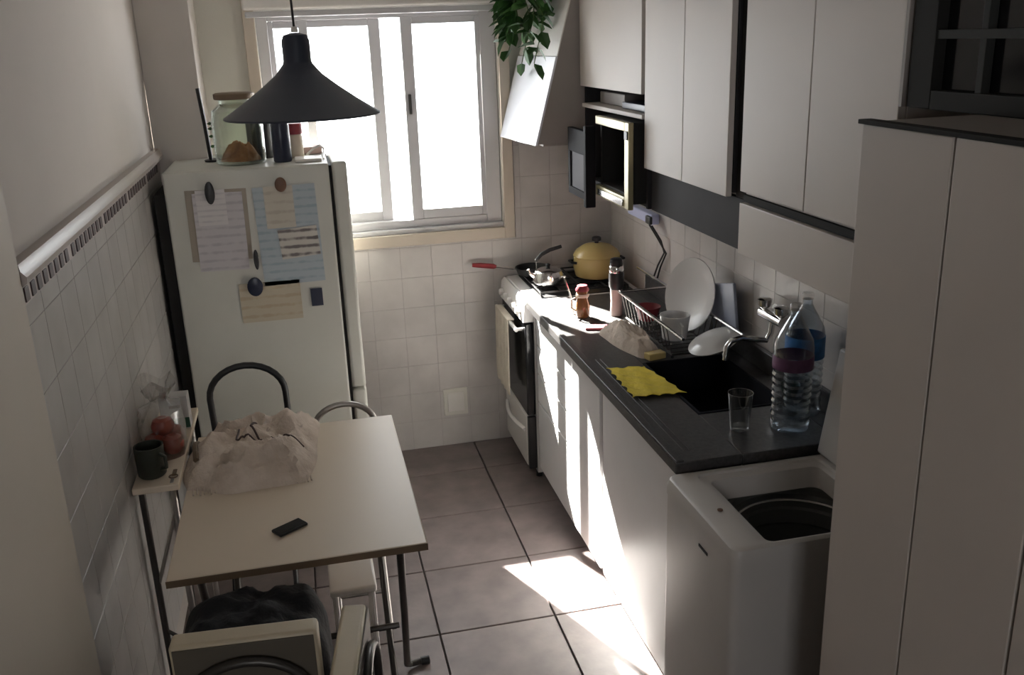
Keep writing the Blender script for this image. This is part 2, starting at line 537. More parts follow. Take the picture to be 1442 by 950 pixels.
# ------------------------------------------------------------------ window
w1 = struct('window_1', MB(), 'casing', 'white aluminium sliding window with blown-out daylight behind')
def wpart(n, mb, m='alu', label=None): return part(n, mb, m, w1, label=label)
cas = MB()
cas.box(WX0 - .05, WX0, YB - .018, YB + .012, WZ0 - .055, WZ1 + .06, .003)
wpart('casing', cas, 'casing')
wpart('casing', MB().box(WX1, WX1 + .05, YB - .018, YB + .012, WZ0 - .055, WZ1 + .06, .003), 'casing')
wpart('casing', MB().box(WX0, WX1, YB - .018, YB + .012, WZ0 - .055, WZ0, .003), 'casing')
wpart('sill', MB().box(WX0 + .001, WX1 - .001, YB + .004, 4.62, WZ0 + .001, WZ0 + .022, .002))
fy0, fy1 = 4.405, 4.475
for n_, b_ in (('frame_stile', (WX0 + .002, WX0 + .05, WZ0 + .022, WZ1 - .002)), ('frame_stile', (WX1 - .075, WX1 - .002, WZ0 + .022, WZ1 - .002)),
               ('frame_rail', (WX0 + .05, WX1 - .075, WZ0 + .022, WZ0 + .06)), ('frame_rail', (WX0 + .05, WX1 - .075, WZ1 - .045, WZ1 - .002))):
    wpart(n_, MB().box(b_[0], b_[1], fy0, fy1, b_[2], b_[3], .004))
# sash one (far track): from the left; sash two (near track): to the right
def sash(x0, x1, y0, y1, sl, sr):
    z0, z1 = WZ0 + .060, WZ1 - .045
    s = part('sash', MB().box(x0, x0 + sl, y0, y1, z0, z1, .003).box(x1 - sr, x1, y0, y1, z0, z1, .003)
             .box(x0 + sl, x1 - sr, y0, y1, z0, z0 + .045, .003).box(x0 + sl, x1 - sr, y0, y1, z1 - .03, z1, .003), 'alu', w1)
    part('pane', MB().box(x0 + sl, x1 - sr, (y0 + y1) / 2 - .002, (y0 + y1) / 2 + .002, z0 + .045, z1 - .03), 'pane', s)
    return s
sash(-0.080, 0.410, 4.443, 4.470, .022, .052)
s2 = sash(0.500, 0.861, 4.410, 4.438, .052, .022)
part('latch', MB().box(.514, .528, 4.398, 4.411, 1.665, 1.755, .003), 'darksteel', s2)
wpart('screen_stile', MB().box(.052, .090, 4.415, 4.437, WZ0 + .06, WZ1 - .045, .003))
wpart('pane', MB().box(.410, .500, 4.455, 4.459, WZ0 + .06, WZ1 - .045), 'pane')
# roller blind cassette
t = thing('roller_blind', 'rolled-up cream blind in a cassette above the window', 'blind', (.4, YB - .02, 2.2))
part('cassette', MB().box(-.175, .985, YB - .075, YB - .020, 2.135, 2.26, .012), 'plastic_w', t)
part('bottom_bar', MB().box(-.165, .975, YB - .060, YB - .035, 2.105, 2.130, .005), 'alu', t)

# ------------------------------------------------------------------ fridge
FX0, FX1, FYn, FYf, FZ = -0.510, 0.105, 3.70, 4.22, 1.552
t = thing('refrigerator', 'tall off-white refrigerator seen from its side, covered with notes and magnets', 'refrigerator', (-.2, 4.0, 0))
part('cabinet', MB().box(FX0, FX1, FYn, FYf, .05, FZ, .008), 'fridge', t)
part('door', MB().box(FX1 + .012, FX1 + .070, FYn, FYf, .62, FZ + .004, .012), 'fridge', t)
part('door', MB().box(FX1 + .012, FX1 + .070, FYn, FYf, .10, .612, .012), 'fridge', t)
part('door_gasket', MB().box(FX1 + .0005, FX1 + .0115, FYn + .012, FYf - .012, .11, FZ - .01), 'dark', t)
part('condenser', MB().box(FX0 - .044, FX0 - .0005, FYn + .02, FYf - .02, .12, 1.47, .003), 'dark', t, label='black condenser on the back')
for x in (-.46, .05):
    for y in (3.76, 4.16):
        part('foot', MB().lathe([(.02, 0), (.02, .05)], (x, y, 0), 12), 'black', t)

def flat(name, x0, x1, z0, z1, m, label, lay, cat='paper', tilt=0, th=.0012, group=None):
    c = ((x0 + x1) / 2, FYn - .0005 - lay * .0016, (z0 + z1) / 2)
    mb = MB().box(x0, x1, c[1] - th, c[1], z0, z1).rot(ry=R(tilt), c=c)
    return solo(name, mb, m, label, cat, c, group)
flat('paper', -.440, -.215, 1.205, 1.480, 'paper_brown', 'brownish sheet hidden mostly behind the grey letter on the fridge side', 0, tilt=1)
flat('paper', -.415, -.232, 1.165, 1.468, 'paper', 'pale grey letter hanging at the upper left of the fridge side', 1, tilt=1)
flat('paper', -.400, -.292, 1.345, 1.480, 'paper_note', 'small white note on top of the grey letter, under the dark oval magnet', 2)
flat('paper', -.188, .048, 1.090, 1.478, 'paper_blue', 'large pale blue printed sheet at the upper right of the fridge side', 1, tilt=-1)
flat('paper', -.150, -.040, 1.315, 1.478, 'paper_cream', 'cream note pinned by a brown magnet on the blue sheet', 2)
flat('paper', -.110, .040, 1.195, 1.312, 'paper_stripe', 'white slip with dark printed stripes on the blue sheet', 3, tilt=-4)
flat('flyer', -.285, -.050, .945, 1.105, 'paper_flyer', 'wide beige flyer lowest on the fridge side', 1, 'flyer')
flat('card', -.012, .034, .990, 1.062, 'navy', 'small dark blue card magnet at the lower right of the papers', 1, 'magnet', th=.003)
for nm, x, z, rx_, rz_, m_, lb in (('magnet', -.345, 1.470, .018, .043, 'magnet', 'dark oval magnet above the white note on the fridge'),
                              ('magnet', -.082, 1.484, .022, .028, 'magnetb', 'brown round magnet holding the cream note on the fridge'),
                              ('magnet', -.222, 1.092, .030, .038, 'navy', 'dark blue blocky magnet above the beige flyer'),
                              ('magnet', -.205, 1.20, .010, .040, 'magnet', 'narrow black magnet left of the blue sheet')):
    mb = MB().lathe([(.7, 0), (1, .004), (1, .010), (.75, .013)], (0, 0, 0), 20, 'Y')
    mb.xf(Matrix.Translation((x, FYn - .0065, z)) @ Matrix.Diagonal((rx_, -1, rz_, 1)))
    solo(nm, mb, m_, lb, 'magnet', (x, FYn - .0065, z))

# things on top of the fridge
T = FZ
JC = (-.225, 3.87, T)
t = thing('glass_jar', 'big glass jar with bronze lid and bread inside, on the refrigerator', 'jar', JC)
part('jar_body', MB().lathe([(.088, .001), (.096, .01), (.098, .16), (.092, .205), (.062, .232), (.060, .247), (.057, .247), (.058, .23), (.087, .203), (.094, .16), (.092, .014), (.05, .006)], JC, 40), 'jarglass', t)
part('lid', MB().lathe([(.074, .2475), (.077, .251), (.077, .268), (.070, .272)], JC, 32), 'bronze', t)
br = MB().heap(.078, .078, .075, 5, ridge=.3, sq=0)
br.xf(Matrix.Translation((JC[0], JC[1], T + .0145)))
solo('bread', br, 'bread', 'orange-brown bread rolls inside the glass jar on the refrigerator', 'bread', (JC[0], JC[1], T + .0145))
t = thing('canister', 'squat black canister just behind the glass jar on the refrigerator', 'canister', (-.150, 4.02, T))
part('canister_body', MB().lathe([(.048, .001), (.052, .006), (.052, .145), (.048, .150)], (-.150, 4.02, T), 28), 'black', t)
part('lid', MB().lathe([(.050, .1505), (.053, .154), (.053, .170), (.046, .175)], (-.150, 4.02, T), 28), 'navy', t)
t = thing('bottle', 'dark navy bottle beside the black canister on the refrigerator', 'bottle', (-.065, 3.84, T))
part('bottle_body', MB().lathe([(.033, .001), (.036, .006), (.036, .14), (.030, .165), (.016, .18), (.016, .2)], (-.065, 3.84, T), 28), 'navy', t)
part('cap', MB().lathe([(.019, .2005), (.019, .225), (.016, .228)], (-.065, 3.84, T), 20), 'black', t)
t = thing('spice_jar', 'small jar with a red lid next to the navy bottle on the refrigerator', 'jar', (-.010, 3.95, T))
part('jar_body', MB().lathe([(.027, .001), (.030, .006), (.030, .085), (.026, .095)], (-.010, 3.95, T), 24), 'cream', t)
part('lid', MB().lathe([(.031, .0955), (.031, .135), (.028, .138)], (-.010, 3.95, T), 24), 'redb', t)
solo('tray', MB().box(-.02, .085, 3.77, 3.88, T + .001, T + .013, .004), 'plastic_w', 'small white flat tray at the right edge of the refrigerator top', 'tray', (.03, 3.82, T))
solo('notebook', MB().box(-.01, .095, 4.04, 4.16, T + .001, T + .030, .003), 'pink', 'pinkish flat box behind the white tray on the refrigerator', 'box', (.04, 4.1, T))
solo('cable', MB().tube([(.03, 3.98, T + .006), (.06, 3.98, T + .03), (.085, 3.95, T + .045), (.10, 3.90, T + .035), (.092, 3.85, T + .012), (.092, 3.80, T + .006)], .005, 8), 'enamel',
     'looped white cable on the right corner of the refrigerator top', 'cable', (.085, 3.9, T))
t = thing('thin_stand', 'thin black upright stand with small dark leaves beside the glass jar', 'stand', (-.345, 3.99, T))
part('base', MB().lathe([(.030, .001), (.032, .008), (.012, .014)], (-.345, 3.99, T), 20), 'black', t)
part('rod', MB().tube([(-.348, 3.96, T + .012), (-.354, 3.96, T + .15), (-.364, 3.96, T + .29)], .008, 8), 'black', t)
for k, (dx, dz) in enumerate(((.02, .06), (.03, .10), (.012, .13), (.028, .15))):
    part('leaf', MB().add([(0, 0, 0), (.012, -.006, .008), (.032, 0, .004), (.012, .006, -.006), (.014, 0, .004)], [(0, 1, 4), (1, 2, 4), (2, 3, 4), (3, 0, 4)]).xf(Matrix.Translation((-.350, 3.985, T + dz))), 'green', t)

# ------------------------------------------------------------------ range hood, plant
t = thing('range_hood', 'grey range hood with a white reflection coloured onto its sloping front beside the window', 'range hood', (1.25, 4.1, 1.55))
HX0, HZ0, HX1, HZ1 = 0.965, 1.55, 1.20, 2.28
def skew(mb):   # the front runs slightly towards the wall end
    return mb.xf(Matrix(((1, 0, 0, 0), (0, 1, 0, 0), (0, 0, 1, 0), (0, 0, 0, 1))))
def hoodf(y, z, off=0.0):
    k = (4.37 - y) / .47
    x = .935 + .055 * k + (z - HZ0) * .27
    return (x - off, y, z)
def slab(y0, y1, z0, z1, o0, o1):
    a = [hoodf(y0, z0, o0), hoodf(y1, z0, o0), hoodf(y1, z1, o0), hoodf(y0, z1, o0)]
    b = [hoodf(y0, z0, o1), hoodf(y1, z0, o1), hoodf(y1, z1, o1), hoodf(y0, z1, o1)]
    return MB().add(a + b, [(0, 1, 2, 3), (7, 6, 5, 4), (0, 4, 5, 1), (1, 5, 6, 2), (2, 6, 7, 3), (3, 7, 4, 0)])
hb_ = [hoodf(3.895, HZ0), hoodf(4.34, HZ0), hoodf(4.34, HZ1), hoodf(3.895, HZ1)]
hb2 = [(XR - .002, 3.895, HZ0), (XR - .002, 4.34, HZ0), (XR - .002, 4.34, HZ1), (XR - .002, 3.895, HZ1)]
part('hood_body', MB().add(hb_ + hb2, [(0, 1, 2, 3), (7, 6, 5, 4), (0, 4, 5, 1), (1, 5, 6, 2), (2, 6, 7, 3), (3, 7, 4, 0)]), 'hood', t)
part('front_reflection', slab(3.888, 4.345, HZ0 - .004, 1.905, .001, .010), 'hoodrefl', t)  # glossy reflection built as a white sheet on the front
part('upper_reflection', slab(3.888, 4.345, 1.908, HZ1, .001, .006), 'plastic_w', t)  # lighter sheet, the reflection higher up put into its colour
part('lip', MB().box(1.02, 1.44, 3.91, YB - .035, HZ0 - .012, HZ0 - .001, .003), 'hood', t)

t = thing('trailing_plant', 'green trailing houseplant hanging in front of the range hood top', 'plant', (1.02, 4.09, 2.2))
part('flower_pot', MB().lathe([(.05, 2.12), (.068, 2.24), (.072, 2.25), (.066, 2.25), (.062, 2.235)], (1.02, 4.09, 0), 24), 'flowerpot', t)
part('hanger', MB().tube([(1.02, 4.09, 2.24), (1.02, 4.09, 2.62)], .003, 6).tube([(.952, 4.09, 2.25), (1.02, 4.09, 2.42), (1.088, 4.09, 2.25)], .002, 6), 'darksteel', t)
random.seed(11)
leafm = MB().add([(0, 0, 0), (.018, .016, .006), (.045, .014, -.002), (.062, 0, -.012), (.045, -.014, -.002), (.018, -.016, .006), (.03, 0, -.004)],
                 [(0, 1, 6), (1, 2, 6), (2, 3, 6), (3, 4, 6), (4, 5, 6), (5, 0, 6)]).mesh('leaf', 'green')
for sidx in range(16):
    a = random.uniform(PI * .55, PI * 1.55) if sidx < 13 else random.uniform(-1, 1)
    L = random.uniform(.10, .38)
    p0 = Vector((1.02 + .06 * math.cos(a), 4.09 + .06 * math.sin(a), 2.245))
    pts = [p0]
    for i in range(1, 7):
        q = i / 6
        pts.append(Vector((min(.93 + (2.255 - L * q - HZ0) * .27 - .03, p0.x + .03 * math.cos(a) * min(1, q * 3) + .012 * math.sin(i * 2 + sidx)), min(p0.y + (.12 if sidx % 2 else .06) * math.sin(a) * min(1, q * 2), 4.30), 2.255 - L * q)))
    part('stem', MB().tube(pts, .0022, 5), 'stem', t)
    for i in range(1, 7):
        for k in range(2 if L < .25 else 1 + (i % 2)):
            o = bpy.data.objects.new('leaf', leafm)
            o.parent = t
            o.location = pts[i] - Vector((1.02, 4.09, 2.2))
            az = a + random.uniform(-1.4, 1.4)
            o.rotation_euler = (random.uniform(-.6, .6), random.uniform(-.2, .9), az)
            s_ = random.uniform(1.0, 1.6)
            o.scale = (s_, s_, s_)
            COL.objects.link(o)

# ------------------------------------------------------------------ upper cabinets
UX = 1.18          # door face
UB = XR - .002     # back
def door(y0, y1, z0, z1, parent, m='white', x=UX, th=.018, name='door'):
    return part(name, MB().box(x, x + th, y0 + .0015, y1 - .0015, z0, z1, .002), m, parent)

# microwave unit
t = thing('wall_cabinet', 'single-door wall cabinet with open niche for the microwave, beside the hood', 'cabinet', (1.33, 3.5, 1.38), group=None)
y0, y1 = 3.135, 3.885
part('carcass', MB().box(UX + .02, UB, y0, y0 + .018, 1.385, 2.5, .001).box(UX + .02, UB, y1 - .018, y1, 1.385, 2.5, .001)
     .box(UB - .012, UB, y0 + .018, y1 - .018, 1.385, 2.5).box(UX + .02, UB - .012, y0 + .018, y1 - .018, 2.48, 2.5)
     .box(UX + .02, UB - .012, y0 + .018, y1 - .018, 1.785, 1.80), 'darkg', t)
door(y0 + .02, y1, 1.785, 2.5, t)
part('shelf', MB().box(UX + .002, UB - .013, y0 + .019, y1 - .019, 1.700, 1.716, .002), 'white', t)
part('shelf', MB().box(UX + .03, UB - .013, y0 + .019, y1 - .019, 1.385, 1.400, .002), 'darkg', t)
solo('box', MB().box(1.24, 1.40, 3.50, 3.80, 1.717, 1.765, .004), 'hood', 'grey-brown box lying in the slot above the microwave, farther one', 'box', (1.32, 3.65, 1.717))
solo('folder', MB().box(1.22, 1.42, 3.18, 3.47, 1.717, 1.742, .003), 'navy', 'dark blue flat folder lying in the slot above the microwave, nearer one', 'folder', (1.32, 3.33, 1.717))

t = thing('microwave', 'beige-framed microwave oven in the wall cabinet niche with its dark door swung open', 'microwave', (1.3, 3.34, 1.401))
mz0, mz1 = 1.401, 1.690
part('housing', MB().box(1.155, 1.42, 3.16, 3.18, mz0, mz1, .002).box(1.155, 1.42, 3.52, 3.54, mz0, mz1, .002)
     .box(1.155, 1.42, 3.18, 3.52, mz1 - .03, mz1, .002).box(1.155, 1.42, 3.18, 3.52, mz0, mz0 + .03, .002).box(1.40, 1.42, 3.18, 3.52, mz0 + .03, mz1 - .03), 'dark', t)
part('front_frame', MB().box(1.135, 1.155, 3.16, 3.205, mz0 - .02, mz1, .003).box(1.135, 1.155, 3.205, 3.54, mz1 - .032, mz1, .003)
     .box(1.135, 1.155, 3.205, 3.54, mz0 - .02, mz0 + .022, .003), 'mwbeige', t)
part('control_strip', MB().box(1.128, 1.1345, 3.21, 3.50, mz0 - .012, mz0 + .012, .002), 'chrome', t)
part('display', MB().box(1.131, 1.1345, 3.168, 3.198, 1.63, 1.66, .001), 'black', t)
part('cavity_lining', MB().box(1.34, 1.36, 3.21, 3.50, mz0 + .04, mz1 - .04), 'dark', t)
dr = part('door', MB().box(1.105, 1.128, 3.565, 3.825, 1.352, 1.382, .002).box(1.105, 1.128, 3.565, 3.825, 1.53, 1.625, .002)
          .box(1.105, 1.128, 3.565, 3.605, 1.382, 1.53, .002).box(1.105, 1.128, 3.795, 3.825, 1.382, 1.53, .002), 'mwdoor', t, label='open dark microwave door')
part('door_window', MB().box(1.112, 1.120, 3.605, 3.795, 1.382, 1.53), mat('smoked_glass', (.075, .07, .08), .6, spec=0.2), dr)
part('door_handle', MB().box(1.092, 1.134, 3.535, 3.565, 1.33, 1.65, .004), 'mwdoor', t)
part('foot', MB().lathe([(.012, 1.372), (.012, 1.3848)], (1.20, 3.35, 0), 12), 'black', t)

# two-door cabinet
t = thing('wall_cabinet', 'two-door white wall cabinet between microwave unit and wide dark gap', 'cabinet', (1.33, 2.76, 1.38))
y0, y1 = 2.462, 3.125
part('carcass', MB().box(UX + .02, UB, y0, y1, 1.545, 2.5, .001), 'darkg', t)
door(y0 + .0, 2.787, 1.535, 2.5, t)
door(2.787, y1, 1.535, 2.5, t)
part('valance_panel', MB().box(UX + .030, UX + .048, 2.383, 3.125, 1.385, 1.5335, .001), 'darkg', t, label='charcoal panel below the doors')

# third cabinet with flap
t = thing('wall_cabinet', 'two-door white wall cabinet above a lower flap, next to the tall cabinet', 'cabinet', (1.33, 2.05, 1.38))
y0, y1 = 1.695, 2.378
part('carcass', MB().box(UX + .02, UB, y0, y1, 1.555, 2.5, .001), 'white', t)
door(y0, 2.036, 1.565, 2.5, t)
door(2.036, y1, 1.565, 2.5, t)
part('finger_gap', MB().box(UX + .012, UB, y0, y1, 1.535, 1.5545), 'dark', t)
door(y0, y1, 1.390, 1.533, t, name='flap')
part('lower_box', MB().box(UX + .02, UB, y0, y1, 1.392, 1.533, .001), 'white', t)
solo('filler_strip', MB().box(UX + .030, UB, 2.3795, 2.4605, 1.535, 2.5), 'dark', 'dark recessed strip between the two white two-door wall cabinets', 'panel', (1.33, 2.40, 1.6))

# dark glazed cabinet
t = thing('glazed_cabinet', 'black cabinet with small glazed panes standing above the tall cabinet', 'cabinet', (1.33, 1.3, 1.846))
y0, y1, z0, z1 = .72, 1.682, 1.836, 2.5
part('carcass', MB().box(UX + .03, UB, y0, y1, z0, z1, .001), 'dark', t)
part('side_strip', MB().box(UX - .004, UX + .03, 1.6825, 1.692, z0, z1), 'hood', t)
fr = part('door', MB().box(UX, UX + .028, 1.602, y1 - .01, z0, z1, .002).box(UX, UX + .028, y0, y0 + .07, z0, z1, .002)
          .box(UX, UX + .028, y0 + .07, 1.602, z0, z0 + .035, .002).box(UX, UX + .028, y0 + .07, 1.602, z1 - .05, z1, .002), 'dark', t)
mun = mat('muntin', (0.035, 0.036, 0.034), 0.7, spec=0.2)
for yy in (1.478, 1.355, 1.232, 1.109, .986, .863):
    part('muntin', MB().box(UX + .004, UX + .022, yy - .008, yy + .008, z0 + .035, z1 - .05, .001), mun, fr)
for zz in (1.972, 2.092, 2.212, 2.332):
    part('muntin', MB().box(UX + .002, UX + .023, y0 + .07, 1.602, zz - .008, zz + .008, .001), mun, fr)
part('pane', MB().box(UX + .0235, UX + .0275, y0 + .07, 1.602, z0 + .035, z1 - .05), 'blackglass', fr)

# ------------------------------------------------------------------ tall cabinet
t = thing('tall_cabinet', 'tall beige-white cupboard nearest the camera on the right', 'cabinet', (1.2, 1.0, 0))
part('carcass', MB().box(.97, UB, .50, 1.463, .06, 1.8295, .001), 'dark', t)  # dark carcass, so the shade in the door seams is its colour
part('top_board', MB().box(.972, UB, .495, 1.466, 1.830, 1.8355, .001), 'hood', t)
for a, b in ((1.224, 1.463), (.985, 1.2215), (.745, .982), (.50, .742)):
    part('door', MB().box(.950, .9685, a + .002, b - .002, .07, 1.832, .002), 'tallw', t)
part('top_shadow', MB().box(.946, .9715, .49, 1.470, 1.8325, 1.840, .001), 'dark', t)  # dark strip standing for the shadow line along the front edge
part('plinth', MB().box(1.0, UB, .50, 1.463, 0, .059), 'darkg', t)

# ------------------------------------------------------------------ base cabinets and worktop
BX = 0.945
t = thing('base_cabinet', 'white base cabinet with a stack of drawers next to the cooker', 'cabinet', (1.2, 3.5, 0))
part('carcass', MB().box(BX + .02, XR - .005, 3.262, 3.825, .075, .848, .001), 'darkg', t)  # dark colour gives the drawer seams their shade
part('plinth', MB().box(BX + .04, BX + .06, 3.262, 3.825, 0, .0745), 'basew', t)
for z0, z1 in ((.682, .846), (.548, .679), (.411, .545), (.078, .408)):
    part('drawer', MB().box(BX, BX + .0185, 3.266, 3.822, z0 + .002, z1 - .003, .0025), 'basew', t)
t = thing('base_cabinet', 'narrow one-door white base cabinet between drawers and sink doors', 'cabinet', (1.2, 3.1, 0))
part('carcass', MB().box(BX + .02, XR - .005, 2.915, 3.258, .075, .848, .001), 'basew', t)
part('plinth', MB().box(BX + .04, BX + .06, 2.915, 3.258, 0, .0745), 'basew', t)
part('door', MB().box(BX, BX + .0185, 2.925, 3.261, .078, .846, .0025), 'basew', t)
t = thing('base_cabinet', 'wide white sink base cabinet ending behind the washing machine', 'cabinet', (1.2, 2.5, 0))
part('carcass', MB().box(BX + .02, XR - .005, 2.15, 2.168, .075, .848, .001).box(BX + .02, XR - .005, 2.89, 2.908, .075, .69, .001)
     .box(BX + .02, XR - .005, 2.168, 2.89, .075, .093).box(XR - .02, XR - .005, 2.168, 2.89, .093, .65), 'basew', t)
part('plinth', MB().box(BX + .04, BX + .06, 2.15, 2.908, 0, .0745), 'basew', t)
part('door', MB().box(BX, BX + .0185, 2.152, 2.888, .078, .846, .0025), 'basew', t)
part('shadow_gap', MB().box(BX + .010, BX + .0195, 2.8905, 2.913, .078, .846), 'hood', t, label='grey recessed strip painted as a shadow gap')  # shade of the gap between the doors put into a grey strip

SX0, SX1, SY0, SY1 = 1.10, 1.40, 2.43, 2.915
t = thing('worktop', 'speckled dark grey stone worktop with a raised front edge', 'worktop', (1.2, 3.0, .85))
wt = MB()
wt.box(.905, SX0, 2.135, 3.835, .850, .884, .003)
wt.box(SX1, XR - .003, 2.135, 3.835, .850, .884, .003)
wt.box(SX0, SX1, 2.135, SY0, .850, .884, .003)
wt.box(SX0, SX1, SY1, 3.835, .850, .884, .003)
part('slab', wt, 'granite', t)
part('front_lip', MB().box(.905, .930, 2.135, 3.835, .8842, .890, .0025), 'granite', t)
part('upstand', MB().box(XR - .022, XR - .003, 2.135, 3.835, .8845, .955, .003), 'granite', t)
for k, xx in enumerate((.955, .972)):
    part('groove_ridge', MB().box(xx, xx + .004, 2.2, 3.0, .8842, .8865, .001), 'granite', t)

t = thing('sink', 'black rectangular basin sunk into the dark worktop', 'sink', (1.25, 2.67, .7))
sk = MB()
zb = .70
sk.box(SX0 + .002, SX0 + .010, SY0 + .002, SY1 - .002, zb, .8865, .001).box(SX1 - .010, SX1 - .002, SY0 + .002, SY1 - .002, zb, .8865, .001)
sk.box(SX0 + .010, SX1 - .010, SY0 + .002, SY0 + .010, zb, .8865, .001).box(SX0 + .010, SX1 - .010, SY1 - .010, SY1 - .002, zb, .8865, .001)
sk.box(SX0 + .010, SX1 - .010, SY0 + .010, SY1 - .010, zb, zb + .01)
part('basin', sk, 'sinkm', t)
part('drain', MB().lathe([(.03, zb + .0105), (.03, zb + .013), (.012, zb + .012)], (1.25, 2.6, 0), 20), 'chrome', t)

t = thing('faucet', 'chrome wall-mounted mixer tap with two knobs above the sink', 'faucet', (1.46, 2.62, 1.08))
part('tap_body', MB().tube([(1.438, 2.56, 1.10), (1.438, 2.70, 1.10)], .017, 14), 'chrome', t)
for yy in (2.575, 2.685):
    part('inlet', MB().tube([(1.4785, yy, 1.10), (1.445, yy, 1.10)], .013, 12).lathe([(.026, 0), (.026, .004), (.018, .010)], (1.4785, yy, 1.10), 16, 'X').rot(0), 'chrome', t)
    part('knob', MB().lathe([(.012, 0), (.022, .010), (.024, .03), (.015, .036)], (1.438, yy, 1.117), 14), 'chrome', t)
sp = [(1.438, 2.63, 1.085), (1.436, 2.63, 1.05), (1.42, 2.63, 1.025), (1.38, 2.635, 1.03), (1.34, 2.64, 1.038), (1.305, 2.645, 1.03), (1.29, 2.647, 1.01), (1.287, 2.648, .965)]
part('spout', MB().tube(sp, .010, 12), 'chrome', t)

# ------------------------------------------------------------------ cooker
t = thing('gas_cooker', 'white free-standing gas cooker with black glass oven door', 'cooker', (1.17, 4.1, 0))
CY0, CY1, CX = 3.865, 4.345, .90
part('body', MB().box(CX + .045, XR - .03, CY0, CY1, .03, .855, .003), 'enamel', t)
part('hob_top', MB().box(CX + .03, XR - .03, CY0 - .002, CY1 + .002, .856, .874, .004), 'enamel', t)
part('hob_well', MB().box(CX + .085, XR - .06, CY0 + .02, CY1 - .02, .8745, .878, .002), 'black', t)
part('control_panel', MB().prism([(CX - .004, .775), (CX + .0445, .775), (CX + .0445, .8555), (CX + .020, .872), (CX + .004, .855)], CY0, CY1, 'Y'), 'enamel', t)
for i in range(5):
    part('knob', MB().lathe([(.017, 0), (.017, -.012), (.013, -.020)], (CX - .0035, CY0 + .07 + i * .085, .815), 14, 'X'), 'enamel', t)
part('oven_door', MB().box(CX + .004, CX + .044, CY0 + .002, CY1 - .002, .325, .768, .006), 'blackglass', t)
part('oven_handle', MB().tube([(CX - .030, CY0 + .03, .735), (CX - .030, CY1 - .03, .735)], .009, 10).tube([(CX - .030, CY0 + .04, .735), (CX + .006, CY0 + .04, .735)], .007, 8)
     .tube([(CX - .030, CY1 - .04, .735), (CX + .006, CY1 - .04, .735)], .007, 8), 'enamel', t)
part('bottom_drawer', MB().box(CX + .004, CX + .044, CY0 + .030, CY1 - .002, .055, .315, .010), 'enamel', t)
hp = [(CX + .003 - .028 * math.sin(PI * i / 10), CY0 + .06 + .38 * i / 10, .235) for i in range(11)]
part('gap_shade', MB().box(CX + .006, CX + .044, CY0 + .002, CY0 + .028, .055, .315, .003), 'black', t)  # black strip, darkness of the gap beside the drawer put into colour
part('drawer_handle', MB().tube(hp, .010, 10), 'enamel', t)
for (x, y) in ((.96, 3.9), (1.42, 3.9), (.96, 4.31), (1.42, 4.31)):
    part('foot', MB().lathe([(.016, 0), (.016, .03)], (x, y, 0), 10), 'black', t)
for (x, y, r) in ((1.06, 4.00, .042), (1.06, 4.23, .034), (1.31, 4.00, .034), (1.31, 4.22, .042)):
    part('burner', MB().lathe([(r, .8782), (r, .884), (r * .7, .889)], (x, y, 0), 20), 'dark', t)
def grate(x0, x1):
    mb = MB()
    y0, y1, z = CY0 + .035, CY1 - .035, .896
    mb.tube([(x0, y0, z), (x1, y0, z), (x1, y1, z), (x0, y1, z)], .004, 6, True)
    mb.tube([((x0 + x1) / 2, y0, z), ((x0 + x1) / 2, y1, z)], .004, 6)
    for yy in (4.0, 4.105, 4.22): mb.tube([(x0, yy, z), (x1, yy, z)], .004, 6)
    for x in (x0, x1):
        for yy in (y0, y1): mb.tube([(x, yy, z), (x, yy, .8782)], .004, 6)
    return mb
part('grate', grate(.99, 1.185), 'black', t)
part('grate', grate(1.20, 1.40), 'black', t)
G = .9005

# towel over oven handle
tw = MB()
ny, nz_ = 26, 22
vs_, fs_ = [], []
for side in range(2):
    for i in range(ny):
        yy = 4.01 + .27 * i / (ny - 1)
        for j in range(nz_):
            zz = .7465 - .37 * j / (nz_ - 1) * (1 if side else .93)
            xx = CX - .046 - .006 * math.sin(i * .9) * min(1, j / 5) - .004 * (j / nz_)
            if side: xx += .006
            if j == 0: zz += 0.002
            vs_.append((xx, yy + .012 * (j / nz_) * math.sin(i), zz))
for side in range(2):
    o_ = side * ny * nz_
    for i in range(ny - 1):
        for j in range(nz_ - 1):
            fs_.append((o_ + i * nz_ + j, o_ + i * nz_ + j + 1, o_ + (i + 1) * nz_ + j + 1, o_ + (i + 1) * nz_ + j))
n_ = ny * nz_
for j in range(nz_ - 1):
    fs_.append((j, j + 1, n_ + j + 1, n_ + j)); k = (ny - 1) * nz_
    fs_.append((k + j, k + j + 1, n_ + k + j + 1, n_ + k + j))
for i in range(ny - 1):
    fs_.append((i * nz_, (i + 1) * nz_, n_ + (i + 1) * nz_, n_ + i * nz_)); k = nz_ - 1
    fs_.append((i * nz_ + k, (i + 1) * nz_ + k, n_ + (i + 1) * nz_ + k, n_ + i * nz_ + k))
tw.add(vs_, fs_)
tw.box(CX - .046, CX - .012, 4.012, 4.278, .7465, .752, .002)
solo('kitchen_towel', tw, 'towel', 'beige kitchen towel hanging over the oven handle', 'towel', (CX - .04, 4.14, .74))

